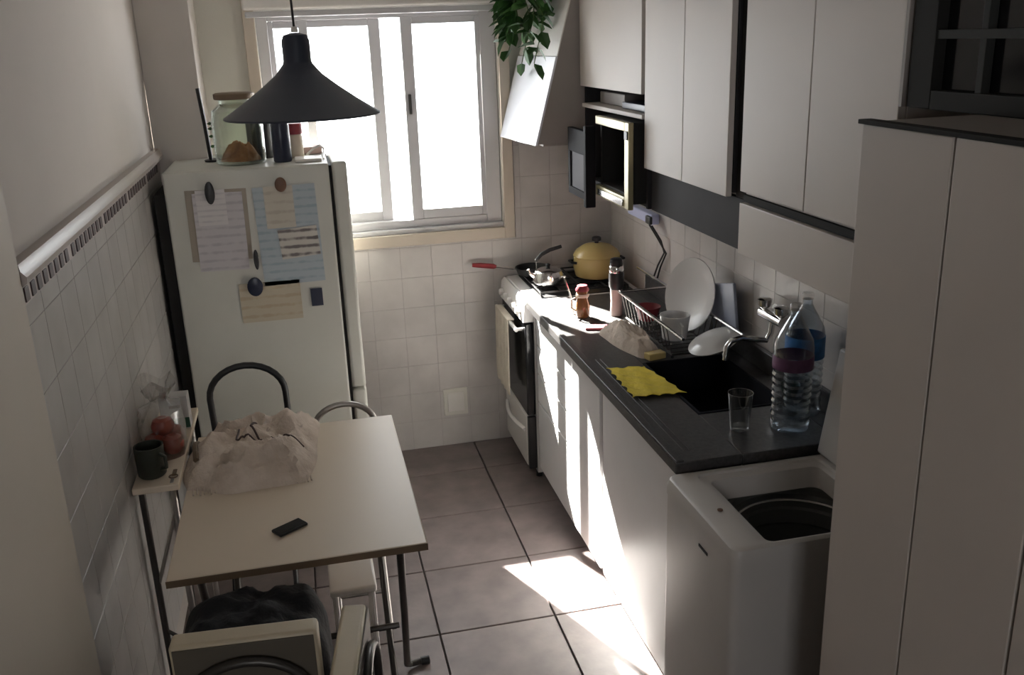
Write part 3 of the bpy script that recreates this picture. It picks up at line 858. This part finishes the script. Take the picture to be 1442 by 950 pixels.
# ------------------------------------------------------------------ things on the cooker
t = thing('frying_pan', 'dark frying pan with a red handle on the back left burner', 'pan', (1.02, 4.235, G))
part('pan_bowl', MB().lathe([(.058, .001), (.070, .004), (.082, .036), (.078, .036), (.067, .008), (.01, .006)], (1.035, 4.235, G), 32), 'black', t)
hd = MB().tube([(.955, 4.25, G + .028), (.885, 4.285, G + .036), (.870, 4.292, G + .037)], .006, 8)
part('handle_ferrule', hd, 'chrome', t)
part('handle', MB().tube([(.872, 4.291, G + .037), (.860, 4.297, G + .038), (.80, 4.325, G + .042), (.762, 4.335, G + .044)], [.007, .013, .013, .010], 12), 'red', t)
t = thing('kettle', 'small shiny steel kettle with a raised black handle on the cooker', 'kettle', (1.06, 4.03, G))
part('kettle_body', MB().lathe([(.060, .001), (.068, .008), (.072, .035), (.062, .062), (.040, .074), (.015, .078)], (1.06, 4.03, G), 32), 'chrome', t)
part('lid_knob', MB().lathe([(.008, .0785), (.012, .09), (.006, .095)], (1.06, 4.03, G), 14), 'black', t)
part('spout', MB().tube([(1.005, 4.03, G + .035), (.975, 4.03, G + .055), (.965, 4.03, G + .075)], [.014, .009, .007], 10), 'chrome', t)
part('bracket', MB().tube([(1.005, 4.03, G + .066), (1.003, 4.03, G + .115)], .003, 6), 'chrome', t)
part('handle', MB().tube([(1.003, 4.03, G + .112), (1.03, 4.03, G + .140), (1.07, 4.03, G + .158), (1.125, 4.03, G + .170)], [.007, .009, .009, .008], 10), 'black', t)
t = thing('cooking_pot', 'round mustard-yellow enamel pot with domed lid at the back of the cooker', 'pot', (1.325, 4.10, G))
pc = (1.315, 4.095, G)
part('pot_body', MB().lathe([(.088, .001), (.100, .006), (.112, .05), (.108, .098), (.103, .098), (.105, .05), (.09, .012), (.01, .01)], pc, 40), 'yellowpot', t)
part('lid', MB().lathe([(.109, .0985), (.111, .102), (.098, .125), (.065, .147), (.02, .157)], pc, 40), 'yellowpot', t)
part('lid_knob', MB().lathe([(.010, .1575), (.010, .166), (.022, .170), (.022, .184), (.015, .188)], pc, 18), 'black', t)
for s_ in (-1, 1):
    part('side_handle', MB().tube([(pc[0] + s_ * .106, pc[1] - .03, G + .075), (pc[0] + s_ * .128, pc[1] - .022, G + .078), (pc[0] + s_ * .128, pc[1] + .022, G + .078), (pc[0] + s_ * .106, pc[1] + .03, G + .075)], .006, 8), 'black', t)

# ------------------------------------------------------------------ things on the worktop
Z = .8845
t = thing('pepper_mill', 'tall pepper mill with black top, silver ring and pale pink base', 'mill', (1.207, 3.5, Z))
c = (1.207, 3.5, Z)
part('base', MB().lathe([(.024, .001), (.026, .006), (.023, .06), (.025, .112)], c, 24), 'pink', t)
part('grip', MB().lathe([(.026, .1125), (.031, .125), (.031, .175), (.029, .182)], c, 24), 'black', t)
part('ring', MB().lathe([(.028, .1825), (.030, .188), (.030, .206), (.027, .210)], c, 24), 'chrome', t)
part('cap', MB().lathe([(.025, .2105), (.027, .216), (.025, .236), (.018, .240)], c, 24), 'black', t)
t = thing('amber_jug', 'small amber glass jug with a pale handle and spoon left of the pepper mill', 'jug', (1.065, 3.52, Z))
c = (1.068, 3.52, Z)
part('jug_body', MB().lathe([(.024, .001), (.028, .006), (.030, .05), (.022, .085), (.024, .112), (.021, .112), (.019, .085), (.026, .05), (.02, .01)], c, 24), 'brown', t)
part('neck_ring', MB().lathe([(.0245, .086), (.0275, .092), (.0265, .100)], c, 24), 'cream', t)
part('lid', MB().lathe([(.0275, .1125), (.0285, .118), (.020, .135), (.008, .138)], c, 24), 'redb', t)
part('handle', MB().tube([(c[0] - .024, c[1], Z + .085), (c[0] - .046, c[1], Z + .080), (c[0] - .048, c[1], Z + .045), (c[0] - .028, c[1], Z + .030)], .004, 8), 'cream', t)
t = thing('spoon', 'pale teaspoon standing upright behind the amber jug', 'spoon', (1.03, 3.575, Z))
part('spoon_shaft', MB().tube([(1.045, 3.575, Z + .004), (1.035, 3.58, Z + .08), (1.012, 3.585, Z + .150)], .004, 8), 'chrome', t)
part('spoon_bowl', MB().lathe([(.001, -.004), (.010, -.002), (.011, .001), (.001, .002)], (1.008, 3.586, Z + .160), 14), 'chrome', t)

solo('phone', MB().box(1.03, 1.115, 3.325, 3.375, Z + .0005, Z + .011, .003).rot(rz=R(-20), c=(1.07, 3.35, Z)), 'redb', 'dark red flat case on the sunlit end of the worktop', 'case', (1.07, 3.35, Z))
solo('paper_packet', MB().box(1.11, 1.205, 3.215, 3.30, Z + .0005, Z + .008, .002).rot(rz=R(-12), c=(1.15, 3.26, Z)), 'paper_cream', 'cream paper packet lying half in the sun next to the red case', 'packet', (1.15, 3.26, Z))

# yellow cloth: scalloped, laid over the front edge of the sink
yc = MB()
poly = []
def edge(a, b, n, amp):
    for i in range(n):
        q = i / n
        x = a[0] + (b[0] - a[0]) * q; y = a[1] + (b[1] - a[1]) * q
        nx, ny_ = (b[1] - a[1]), -(b[0] - a[0]); ll = math.hypot(nx, ny_)
        w_ = amp * abs(math.sin(q * PI * n / 4)) if amp else 0
        poly.append((x + nx / ll * w_, y + ny_ / ll * w_))
edge((1.128, 2.585), (.950, 2.600), 16, .012)
edge((.950, 2.600), (.958, 2.885), 20, .010)
edge((.958, 2.885), (1.090, 2.865), 14, .008)
edge((1.090, 2.865), (1.128, 2.585), 16, .006)
cxm, cym = sum(p[0] for p in poly) / len(poly), sum(p[1] for p in poly) / len(poly)
NR = 10
vs_, fs_ = [], []
def yz(x, y): return Z + .0045 + .0028 + .0028 * math.sin(x * 90 + y * 40) * math.cos(y * 55)
for lay in (1, 0):
    vs_.append((cxm, cym, yz(cxm, cym) + .002 * lay))
    for i in range(1, NR + 1):
        for p in poly:
            x, y = cxm + (p[0] - cxm) * i / NR, cym + (p[1] - cym) * i / NR
            vs_.append((x, y, yz(x, y) + .002 * lay))
P_ = len(poly)
per = 1 + NR * P_
for lay in (0, 1):
    o_ = lay * per
    for k in range(P_): fs_.append((o_, o_ + 1 + k, o_ + 1 + (k + 1) % P_))
    for i in range(NR - 1):
        for k in range(P_):
            a = o_ + 1 + i * P_; b = a + P_; k2 = (k + 1) % P_
            fs_.append((a + k, b + k, b + k2, a + k2))
a = 1 + (NR - 1) * P_
for k in range(P_): fs_.append((a + k, a + (k + 1) % P_, per + a + (k + 1) % P_, per + a + k))
yc.add(vs_, fs_)
solo('cleaning_cloth', yc, 'yellow', 'bright yellow cleaning cloth spread on the worktop in front of the sink', 'cloth', (1.03, 2.74, Z))

t = thing('drinking_glass', 'empty clear drinking glass on the near end of the worktop', 'glass', (1.165, 2.29, Z))
part('tumbler', MB().lathe([(.024, .001), (.027, .004), (.037, .115), (.0345, .115), (.0255, .012), (.005, .010)], (1.165, 2.29, Z), 28), 'glassy', t)

def water_bottle(x, y, label, lm, zl0, zl1, cap):
    t = thing('water_bottle', label, 'bottle', (x, y, Z))
    prof = [(.040, .002), (.052, .006), (.056, .02)]
    z = .03
    while z < .17:
        prof += [(.056, z), (.0525, z + .009)]; z += .02
    prof += [(.056, .19), (.056, .25), (.052, .275), (.036, .305), (.019, .335), (.0145, .345), (.0145, .358)]
    part('bottle_body', MB().lathe(prof, (x, y, Z), 36), 'bottle', t)
    part('label_band', MB().lathe([(.0568, zl0), (.0572, zl0 + .001), (.0572, zl1 - .001), (.0568, zl1)], (x, y, Z), 36, cap=False), lm, t)
    part('cap', MB().lathe([(.017, .3585), (.0175, .362), (.0175, .374), (.015, .377)], (x, y, Z), 20), cap, t)
water_bottle(1.305, 2.255, 'large clear water bottle with purple label band, nearer of two beside the sink', 'purple', .190, .228, 'film')
water_bottle(1.392, 2.345, 'large clear water bottle with blue label band, standing behind its twin', 'bluelabel', .185, .250, 'film')

# dish rack with dishes
t = thing('dish_rack', 'steel wire dish rack full of washed dishes along the wall', 'rack', (1.3, 3.1, Z))
RX0, RX1, RY0, RY1, RZ = 1.200, 1.410, 2.93, 3.44, 1.0
part('rail', MB().tube([(RX0, RY0 - .14, RZ), (RX0, RY1, RZ)], .006, 8), 'chrome', t)
part('rail', MB().tube([(RX1, RY0 - .16, RZ), (RX1, 3.80, RZ)], .006, 8), 'chrome', t)
part('rail', MB().tube([(RX0, RY1, RZ), (RX1, RY1, RZ)], .005, 8), 'chrome', t)
part('base_frame', MB().tube([(RX0 + .02, RY0, Z + .012), (RX1 - .02, RY0, Z + .012), (RX1 - .02, 3.42, Z + .012), (RX0 + .02, 3.42, Z + .012)], .004, 8, True), 'darksteel', t)
for i in range(13):
    yy = RY0 + .01 + i * .039
    part('wire', MB().tube([(RX0, yy, RZ - .005), (RX0 + .02, yy, Z + .018), (RX1 - .02, yy, Z + .018), (RX1, yy, RZ - .005)], .002, 6), 'darksteel', t)
for (x, y) in ((RX0 + .02, RY0), (RX1 - .02, RY0), (RX0 + .02, 3.42), (RX1 - .02, 3.42)):
    part('foot', MB().tube([(x, y, Z + .0005), (x, y, Z + .010)], .005, 8), 'black', t)
D = Z + .0215
def plate(x, y, z, r, tilt_y, tilt_z, m, label, name='plate', cat='plate'):
    mb = MB().lathe([(.001, .004), (r * .6, .003), (r * .7, .008), (r, .020), (r * .99, .023), (r * .68, .012), (r * .58, .007), (.001, .007)], (0, 0, 0), 40)
    mb.rot(ry=tilt_y).rot(rz=tilt_z).xf(Matrix.Translation((x, y, z)))
    return solo(name, mb, m, label, cat, (x, y, z))
plate(1.388, 3.14, D + .142, .138, R(76), R(180 + 16), 'plate', 'large white plate standing upright at the back of the dish rack')
solo('cutting_board', MB().box(1.430, 1.442, 2.86, 3.06, .958, 1.13, .004).rot(rx=R(-14), c=(1.436, 2.95, .958)), mat('tinted_board', (.30, .33, .42), .4), 'pale blue translucent board leaning on the wall right of the large plate', 'board', (1.436, 2.95, .96))
t = thing('cup', 'white cup lying among the dishes in front of the large plate', 'cup', (1.30, 3.07, D))
part('cup_body', MB().lathe([(.038, .001), (.045, .006), (.056, .095), (.053, .095), (.042, .010), (.002, .008)], (1.285, 3.07, D), 28), 'plate', t)
part('handle', MB().tube([(1.285, 3.016, D + .075), (1.285, 2.995, D + .068), (1.285, 2.997, D + .038), (1.285, 3.024, D + .028)], .005, 8), 'plate', t)
solo('red_bowl', MB().lathe([(.025, .001), (.034, .006), (.052, .06), (.049, .06), (.03, .010), (.002, .009)], (1.275, 3.32, D), 28), 'redb', 'dark red bowl in the dish rack behind the white cup', 'bowl', (1.275, 3.32, D))
plate(1.345, 2.875, D + .065, .095, R(158), R(0), 'plate', 'white plate tilted face down at the sink end of the rack')
hp_ = MB().heap(.058, .19, .085, 3, n=60, rings=20, ridge=.35, fs_=5); hp_.rot(rz=R(10)).xf(Matrix.Translation((1.13, 3.13, Z + .0005)))
solo('dish_towel', hp_, 'cloth', 'crumpled pale dish towel lying along the front of the rack', 'towel', (1.13, 3.13, Z))
t = thing('green_bowl', 'dark green bowl behind the sink beside the water bottles', 'bowl', (1.425, 2.83, Z))
hb = MB().heap(.032, .05, .03, 8, ridge=.2, sq=0).xf(Matrix.Translation((1.245, 2.955, D)))
part('bowl_body', MB().lathe([(.015, .001), (.02, .005), (.032, .045), (.030, .045), (.018, .008), (.002, .006)], (1.424, 2.47, Z), 24), mat('dark_green', (.02, .05, .03), .4), t)
t.location = (1.424, 2.47, Z)
for ch in t.children: ch.data.transform(Matrix.Translation(Vector((1.425 - 1.424, 2.83 - 2.47, 0))))
sb = MB().box(1.16, 1.215, 2.955, 3.0, Z + .012, Z + .035, .004)
solo('sponge', MB().box(1.125, 1.195, 2.925, 2.965, Z + .0005, Z + .026, .005).rot(rz=R(12), c=(1.16, 2.945, Z)), 'yellowpot', 'yellow sponge at the far rim of the sink', 'sponge', (1.16, 2.945, Z))

# power strip and cables on the right wall
t = thing('power_strip', 'pale blue-white power adapter on the right wall under the microwave', 'power strip', (1.46, 3.85, 1.22))
part('housing', MB().box(1.440, 1.4785, 3.72, 4.02, 1.20, 1.245, .006), 'bluish', t)
part('plug', MB().box(1.425, 1.4395, 3.70, 3.755, 1.205, 1.24, .005), 'black', t)
for k in range(2):
    pts = [(1.43, 3.715 - .03 * k, 1.205), (1.45, 3.66 - .03 * k, 1.15), (1.462, 3.60 + .02 * k, 1.10), (1.462, 3.66 + .03 * k, 1.03), (1.462, 3.70 + .04 * k, .96 + .003)]
    part('cord', MB().tube(pts, .004, 8), 'black', t, label='drooping black cord')

# ------------------------------------------------------------------ washing machine
t = thing('washing_machine', 'white top-loading washing machine with its lid open beside the worktop', 'washing machine', (1.13, 1.91, 0))
X0, X1, Y0, Y1, ZT = .870, 1.385, 1.712, 2.125, .862
def rrect(x0, x1, y0, y1, r, n=6):
    out = []
    for cx, cy, a0 in ((x1 - r, y0 + r, -90), (x1 - r, y1 - r, 0), (x0 + r, y1 - r, 90), (x0 + r, y0 + r, 180)):
        for i in range(n + 1):
            q = R(a0 + 90 * i / n)
            out.append((cx + r * math.cos(q), cy + r * math.sin(q)))
    return out
def ring_stack(levels):
    """levels: list of (poly, z); closed at first and last"""
    mb = MB()
    n = len(levels[0][0])
    vs, fs = [], []
    for poly, z in levels: vs += [(a, b, z if not callable(z) else z(a, b)) for a, b in poly]
    for i in range(len(levels) - 1):
        for k in range(n):
            k2 = (k + 1) % n
            fs.append((i * n + k, i * n + k2, (i + 1) * n + k2, (i + 1) * n + k))
    fs.append(tuple(range(n - 1, -1, -1)))
    fs.append(tuple(range((len(levels) - 1) * n, len(levels) * n)))
    return mb.add(vs, fs)
o1 = rrect(X0, X1, Y0, Y1, .025)
i1 = rrect(X0 + .02, X1 - .02, Y0 + .02, Y1 - .02, .015)
part('cabinet', ring_stack([(i1, .10), (i1, .03), (o1, .03), (o1, .815), (i1, .815), (i1, .12)]), 'washer', t)
oi = rrect(.975, 1.292, 1.748, 2.075, .02)
oi2 = rrect(.990, 1.285, 1.757, 2.055, .03)
ot = rrect(X0 + .012, X1 - .012, Y0 + .012, Y1 - .012, .022)
om = rrect(X0 + .004, X1 - .004, Y0 + .004, Y1 - .004, .025)
part('top_panel', ring_stack([(i1, .8155), (rrect(X0 - .002, X1 + .001, Y0 - .002, Y1 + .001, .026), .8158), (rrect(X0 - .002, X1 + .001, Y0 - .002, Y1 + .001, .026), .840), (om, .857), (ot, ZT),
                              (rrect(.945, 1.308, 1.728, 2.098, .022), ZT), (rrect(.948, 1.305, 1.731, 2.095, .022), .856), (rrect(.958, 1.300, 1.738, 2.088, .022), .856), (oi, .850), (oi2, .80)]), 'washer', t)
t_top = [o for o in t.children if o.name.startswith('top_panel')][0]
bm = bmesh.new(); bm.from_mesh(t_top.data)
big = sorted([f for f in bm.faces if len(f.verts) > 4], key=lambda f: -f.calc_area())
bmesh.ops.delete(bm, geom=big, context='FACES'); bm.to_mesh(t_top.data); bm.free()
wc = (1.155, 1.91)
tubm = MB().lathe([(.185, .79), (.185, .772), (.168, .768), (.168, .742), (.158, .738), (.156, .70), (.164, .69), (.160, .65), (.164, .63), (.158, .60), (.16, .45), (.10, .40), (.001, .40)], (*wc, 0), 48, cap=False)
part('drum', tubm, 'drum', t)
part('tub_collar', MB().lathe([(.197, .797), (.19, .792), (.186, .786)], (*wc, 0), 48, cap=False), 'drum', t)
part('balance_ring', MB().lathe([(.172, .756), (.180, .762), (.172, .768), (.164, .762), (.172, .756)], (*wc, 0), 48, cap=False), 'plastic_w', t)
part('agitator', MB().lathe([(.08, .401), (.05, .43), (.028, .50), (.022, .62), (.001, .63)], (*wc, 0), 24, cap=False), 'black', t)
part('button', MB().lathe([(.007, ZT + .0005), (.007, ZT + .003), (.005, ZT + .004)], (.925, 1.90, 0), 12), 'magnetb', t)
part('name_badge', MB().box(X0 - .0022, X0 - .0002, 1.845, 1.895, .775, .782), 'darkg', t)
part('lid', MB().box(1.316, 1.336, 1.735, 2.122, .866, 1.170, .007).rot(ry=R(9), c=(1.326, 1.9, .866)), 'washer', t, label='raised pale lid seen edge-on')
part('base_plinth', MB().box(X0 + .02, X1 - .02, Y0 + .02, Y1 - .02, 0, .0295), 'darkg', t)

# ------------------------------------------------------------------ table
t = thing('folding_table', 'cream rectangular folding table with tubular legs against the left wall', 'table', (-.1, 2.6, 0))
TX0, TX1, TY0, TY1, TZ = -.428, .222, 2.145, 3.045, .75
part('tabletop', MB().box(TX0, TX1, TY0, TY1, TZ - .022, TZ, .003), 'cream', t)
part('edge_band', MB().box(TX0 - .0012, TX1 + .0012, TY0 - .0012, TY0 - .0001, TZ - .021, TZ - .002).box(TX1 + .0001, TX1 + .0012, TY0 - .0012, TY1, TZ - .021, TZ - .002), 'bronze', t)
for xx in (-.36, .155):
    s_ = -1 if xx < 0 else 1
    x2 = xx + s_ * .02
    p1 = [(xx, 2.215, TZ - .035), (xx + s_ * .012, 2.42, .35), (x2, 2.60, .05), (x2 + s_ * .012, 2.64, .018), (x2 + s_ * .05, 2.65, .014)]
    lg = part('leg', MB().tube(p1, .011, 10), 'darksteel', t)
    part('foot_cap', MB().tube([(x2 + s_ * .05, 2.65, .0145), (x2 + s_ * .078, 2.652, .0145)], .014, 10), 'black', lg)
    p2 = [(xx - s_ * .03, 2.97, TZ - .035), (xx - s_ * .03, 2.70, .35), (xx - s_ * .03, 2.42, .012)]
    part('leg', MB().tube(p2, .010, 10), 'darksteel', t)
for (yy, zz) in ((2.445, .31), (2.60, .20)):
    part('crossbar', MB().tube([(-.33, yy, zz), (.15, yy, zz)], .009, 8), 'darksteel', t)
for yy in (2.215, 2.97):
    part('crossbar', MB().tube([(-.38, yy, TZ - .033), (.175, yy, TZ - .033)], .0095, 8), 'steel', t)

# bag / cloth bundle, phone
hb = MB().heap(.200, .245, .115, 4, n=72, rings=30, ridge=.40, fs_=5.0, sq=.6)
hb.rot(rz=R(-6)).xf(Matrix.Translation((-.235, 2.83, TZ + .0005)))
t = thing('fabric_bundle', 'crumpled cream fabric bag with dark straps on the far half of the table', 'bag', (-.235, 2.83, TZ))
fb = part('fabric', hb, 'cloth', t)
from mathutils.bvhtree import BVHTree
bt = BVHTree.FromPolygons([v.co.copy() for v in fb.data.vertices], [tuple(p.vertices) for p in fb.data.polygons])
def drape(pts, r_):
    out = []
    for (ax, ay), (bx, by) in zip(pts, pts[1:]):
        for k in range(8):
            x, y = ax + (bx - ax) * k / 8, ay + (by - ay) * k / 8
            h = bt.ray_cast(Vector((x, y, .5)), Vector((0, 0, -1)))
            if h[0] is not None: out.append((x, y, h[0].z + r_ * .8))
    return MB().tube(out, r_, 7)
for pts in ([(-.04, .10), (-.05, .0), (-.02, -.06), (.03, -.07), (.07, -.03)], [(.02, .05), (.0, -.02), (.04, -.06)], [(.08, -.04), (.12, -.05), (.16, -.06)]):
    part('strap', drape(pts, .0035), 'strap', t, world=False)
part('strap', drape([(-.17, .10), (-.175, .0), (-.165, -.10)], .009), 'bronze', t, world=False)
fr_ = MB()
for k in range(34):
    x = -.17 + k * .0103
    fr_.tube([(x, -.205 + .012 * math.sin(k * .7), .010), (x + .002, -.232 + .006 * math.sin(k * 2.1), .003)], .0028, 5)
part('fringe', fr_, 'cloth', t, world=False, kind='stuff')
t = thing('mobile_phone', 'black mobile phone lying on the near half of the table', 'phone', (-.128, 2.322, TZ))
part('phone_body', MB().box(-.172, -.084, 2.300, 2.344, TZ + .0005, TZ + .009, .003).rot(rz=R(34), c=(-.128, 2.322, 0)), 'black', t)
part('screen', MB().box(-.169, -.087, 2.303, 2.341, TZ + .0091, TZ + .0096).rot(rz=R(34), c=(-.128, 2.322, 0)), 'blackglass', t)

# narrow wall console left of the table
t = thing('wall_console', 'narrow cream shelf table squeezed between the table and left wall', 'console', (-.5, 2.85, 0))
LX0, LX1 = XL + .004, -.436
part('shelf_top', MB().box(LX0, LX1, 2.59, 3.20, .780, .800, .003), 'cream', t)
for (x, m_) in ((-.548, 'darksteel'), (-.462, 'steel')):
    for yy in (2.63, 3.16):
        part('leg', MB().tube([(x, yy, .779), (x, yy, .012)], .010, 10), m_, t)
        part('foot', MB().tube([(x, yy, .0115), (x, yy, .0005)], .014, 10), 'black', t)
part('brace', MB().tube([(-.548, 2.63, .45), (-.462, 2.63, .70)], .006, 8), 'steel', t)
part('brace', MB().tube([(-.548, 2.63, .30), (-.462, 2.63, .22)], .006, 8), 'darksteel', t)
LZ = .8005
t = thing('mug', 'dark green mug at the near end of the wall console', 'mug', (-.520, 2.68, LZ))
c = (-.518, 2.675, LZ)
part('mug_body', MB().lathe([(.036, .001), (.040, .006), (.042, .095), (.038, .095), (.036, .010), (.002, .008)], c, 32), 'mug', t)
part('handle', MB().tube([(c[0] + .030, c[1] - .025, LZ + .075), (c[0] + .048, c[1] - .038, LZ + .07), (c[0] + .048, c[1] - .038, LZ + .035), (c[0] + .032, c[1] - .026, LZ + .025)], .005, 8), 'mug', t)
kb = thing('key_ring', 'small brownish key bunch beside the green mug', 'keys', (-.455, 2.63, LZ))
part('ring', MB().tube(arc((-.456, 2.64, LZ + .0035), .012, 0, 360, 16, 'XY')[:-1], .002, 6, True), 'bronze', kb)
part('key', MB().box(-.462, -.450, 2.648, 2.69, LZ + .0005, LZ + .003, .001), 'bronze', kb)
part('key', MB().box(-.462, -.452, 2.60, 2.632, LZ + .0005, LZ + .003, .001), 'steel', kb)
for k, (x, y, z, lb) in enumerate(((-.525, 2.835, LZ + .034, 'ripe red tomato, leftmost of those in the plastic bag'), (-.473, 2.815, LZ + .034, 'ripe red tomato, nearest of those in the plastic bag'),
                              (-.478, 2.890, LZ + .034, 'ripe red tomato, farthest of those in the plastic bag'), (-.500, 2.855, LZ + .080, 'ripe red tomato on top of the others in the plastic bag'))):
    mb = MB().lathe([(.002, -.030), (.020, -.028), (.033, -.012), (.035, .004), (.028, .022), (.014, .029), (.004, .026)], (x, y, z), 24)
    solo('tomato', mb, 'tomato', lb, 'tomato', (x, y, z), 'tomatoes in the plastic bag')
bag = MB()
rows, seg = 16, 30
vs_, fs_ = [], []
for i in range(rows):
    q = i / (rows - 1)
    rr = .060 * (1 - q ** 3) ** .5 + .012 if q < .62 else (.018 + .035 * ((q - .62) / .38) ** 1.4 + (.03 * (1 - (q - .62) / .1) if q < .72 else 0))
    for k in range(seg):
        a = 2 * PI * k / seg
        n1 = 1 + .12 * math.sin(a * 6 + i) * (q + .2)
        vs_.append((-.4985 + min(rr * n1 * .98 * math.cos(a), .058), 2.855 + rr * 1.35 * n1 * math.sin(a), LZ + .001 + .23 * q + (.018 * math.sin(a * 3) if q > .8 else 0)))
for i in range(rows - 1):
    for k in range(seg):
        fs_.append((i * seg + k, i * seg + (k + 1) % seg, (i + 1) * seg + (k + 1) % seg, (i + 1) * seg + k))
fs_.append(tuple(range(seg - 1, -1, -1)))
bag.add(vs_, fs_)
solo('plastic_bag', bag, 'film', 'translucent knotted plastic bag around the tomatoes on the console', 'bag', (-.4985, 2.855, LZ))
t = thing('medicine_box', 'white carton with a small dark stripe behind the plastic bag', 'box', (-.475, 3.03, LZ))
part('carton', MB().box(-.530, -.440, 3.01, 3.065, LZ + .0005, LZ + .115, .002), 'plate', t)
part('stripe', MB().box(-.50, -.462, 3.0088, 3.0098, LZ + .075, LZ + .085), 'magnetb', t)
part('green_band', MB().box(-.529, -.441, 3.0088, 3.0098, LZ + .005, LZ + .040), mat('green_print', (.03, .10, .06), .6), t)

# ------------------------------------------------------------------ chairs
def chair(label, x, y, rz, padtop=.80, padh=.20, w=.36, padm='creamv', tubem='darksteel', archtop=.76, seat=True, folded=False, pad=True, thick=.055, ar=.011):
    """folding chair; back at local y=0, facing +y"""
    t = thing('folding_chair', label, 'chair', (x, y, 0), rz)
    h = w / 2
    if pad:
        part('back_pad', MB().box(-h, h, 0, thick, padtop - padh, padtop, .010), padm, t, world=False)
        part('rear_shade', MB().box(-h + .008, h - .008, -.004, -.0003, padtop - padh + .008, padtop - .008, .001), 'shell', t, world=False)  # thin dark sheet, shade on the pad's rear put into its colour
    hw = h - .015
    ptsA = [(-hw - .02, .30 if not folded else .02, .012)] + [(-hw, -.012, .44)]
    top = arc((0, -.016 if pad else 0, archtop - hw * .85), hw, 180, 0, 14, 'XZ', hw * .85)
    pts = [(-hw, -.20 if not folded else -.016, .012), (-hw, -.09 if not folded else -.016, .30)] + top + [(hw, -.09 if not folded else -.016, .30), (hw, -.20 if not folded else -.016, .012)]
    part('back_frame', MB().tube(pts, ar, 10), tubem, t, world=False)
    if not folded:
        for s_ in (-1, 1):
            part('leg', MB().tube([(s_ * (hw - .03), .005, .40), (s_ * (hw - .03), .18, .25), (s_ * (hw - .03), .36, .012)], .010, 10), tubem, t, world=False)
            part('foot', MB().tube([(s_ * hw, -.20, .0125), (s_ * hw, -.205, .0005)], .013, 8), 'black', t, world=False)
        part('seat', MB().box(-h, h, .035, .38, .425, .465, .014), padm, t, world=False)
        part('stretcher', MB().tube([(-hw + .03, .28, .12), (hw - .03, .28, .12)], .008, 8), tubem, t, world=False)
    else:
        part('seat', MB().box(-h, h, .0, .045, .20, .54, .012), padm, t, world=False)
        for s_ in (-1, 1):
            part('leg', MB().tube([(s_ * (hw - .03), .056, .50), (s_ * (hw - .03), .056, .012)], .010, 10), tubem, t, world=False)
    return t
chair('cream padded folding chair at the near end of the table, black jacket on its seat', -.222, 1.775, R(-4), padtop=.800, padh=.19, w=.31, archtop=.755)
chair('cream padded folding chair folded flat beside the chair with the jacket', .022, 1.83, R(81), padtop=.70, padh=.27, w=.33, archtop=.66, folded=True, thick=.06)
chair('black folding chair with a tall arched tube back behind the fabric bundle', -.285, 3.47, R(180), w=.31, padm='black', tubem='black', archtop=.845, pad=False, ar=.0125)
chair('grey tube folding chair tucked under the far right corner of the table', .062, 3.22, R(180), padtop=.60, padh=.12, w=.26, archtop=.735, tubem='steel', padm='creamv', thick=.02)

t = thing('stool', 'low white plastic stool under the near right part of the table', 'stool', (.03, 2.56, 0))
part('seat', MB().box(-.045, .095, 2.46, 2.66, .425, .448, .008), 'enamel', t)
for x in (-.030, .080):
    for y in (2.482, 2.638):
        part('leg', MB().tube([(x, y, .4245), (x, y, .002)], .009, 8), 'enamel', t)
jk = MB().heap(.180, .185, .315, 9, n=60, rings=22, ridge=.14, fs_=5, sq=.8)
zm = max(v[2] for v in jk.v)
jk.v = [(x, y, .256 * (z / zm) ** .30) for x, y, z in jk.v]
jk.xf(Matrix.Translation((-.228, 2.030, .4665)))
solo('jacket', jk, 'jacket', 'black jacket heaped on the seat of the near padded chair', 'jacket', (-.228, 2.030, .4665))

# ------------------------------------------------------------------ pendant lamp
LX, LY = .020, 2.6
t = thing('pendant_lamp', 'black conical pendant lamp hanging over the table', 'lamp', (LX, LY, ZC))
rz_ = 1.812
prof = [(.203, 0), (.205, .002), (.204, .005), (.150, .040), (.100, .076), (.060, .108), (.038, .135), (.036, .142), (.036, .192), (.030, .206), (.010, .212), (.010, .208), (.027, .202), (.031, .190), (.031, .140), (.056, .106), (.097, .072), (.147, .037)]
part('shade', MB().lathe(prof + [(.203, 0)], (LX, LY, rz_), 64, cap=False), 'blackmetal', t)
part('socket_holder', MB().lathe([(.018, .11), (.018, .165), (.010, .170)], (LX, LY, rz_), 20), 'black', t)
part('bulb', MB().lathe([(.012, .109), (.018, .09), (.030, .060), (.028, .040), (.012, .028), (.002, .026)], (LX, LY, rz_), 24), 'glassy', t)
part('grommet', MB().lathe([(.009, .2125), (.009, .222), (.005, .227)], (LX, LY, rz_), 14), 'plastic_w', t)
part('cord', MB().tube([(LX, LY, rz_ + .226), (LX - .004, LY, 2.3), (LX - .006, LY, ZC - .026)], .0032, 8), 'black', t)
part('ceiling_rose', MB().lathe([(.045, -.001), (.045, -.012), (.02, -.026)], (LX - .006, LY, ZC), 24), 'plastic_w', t)
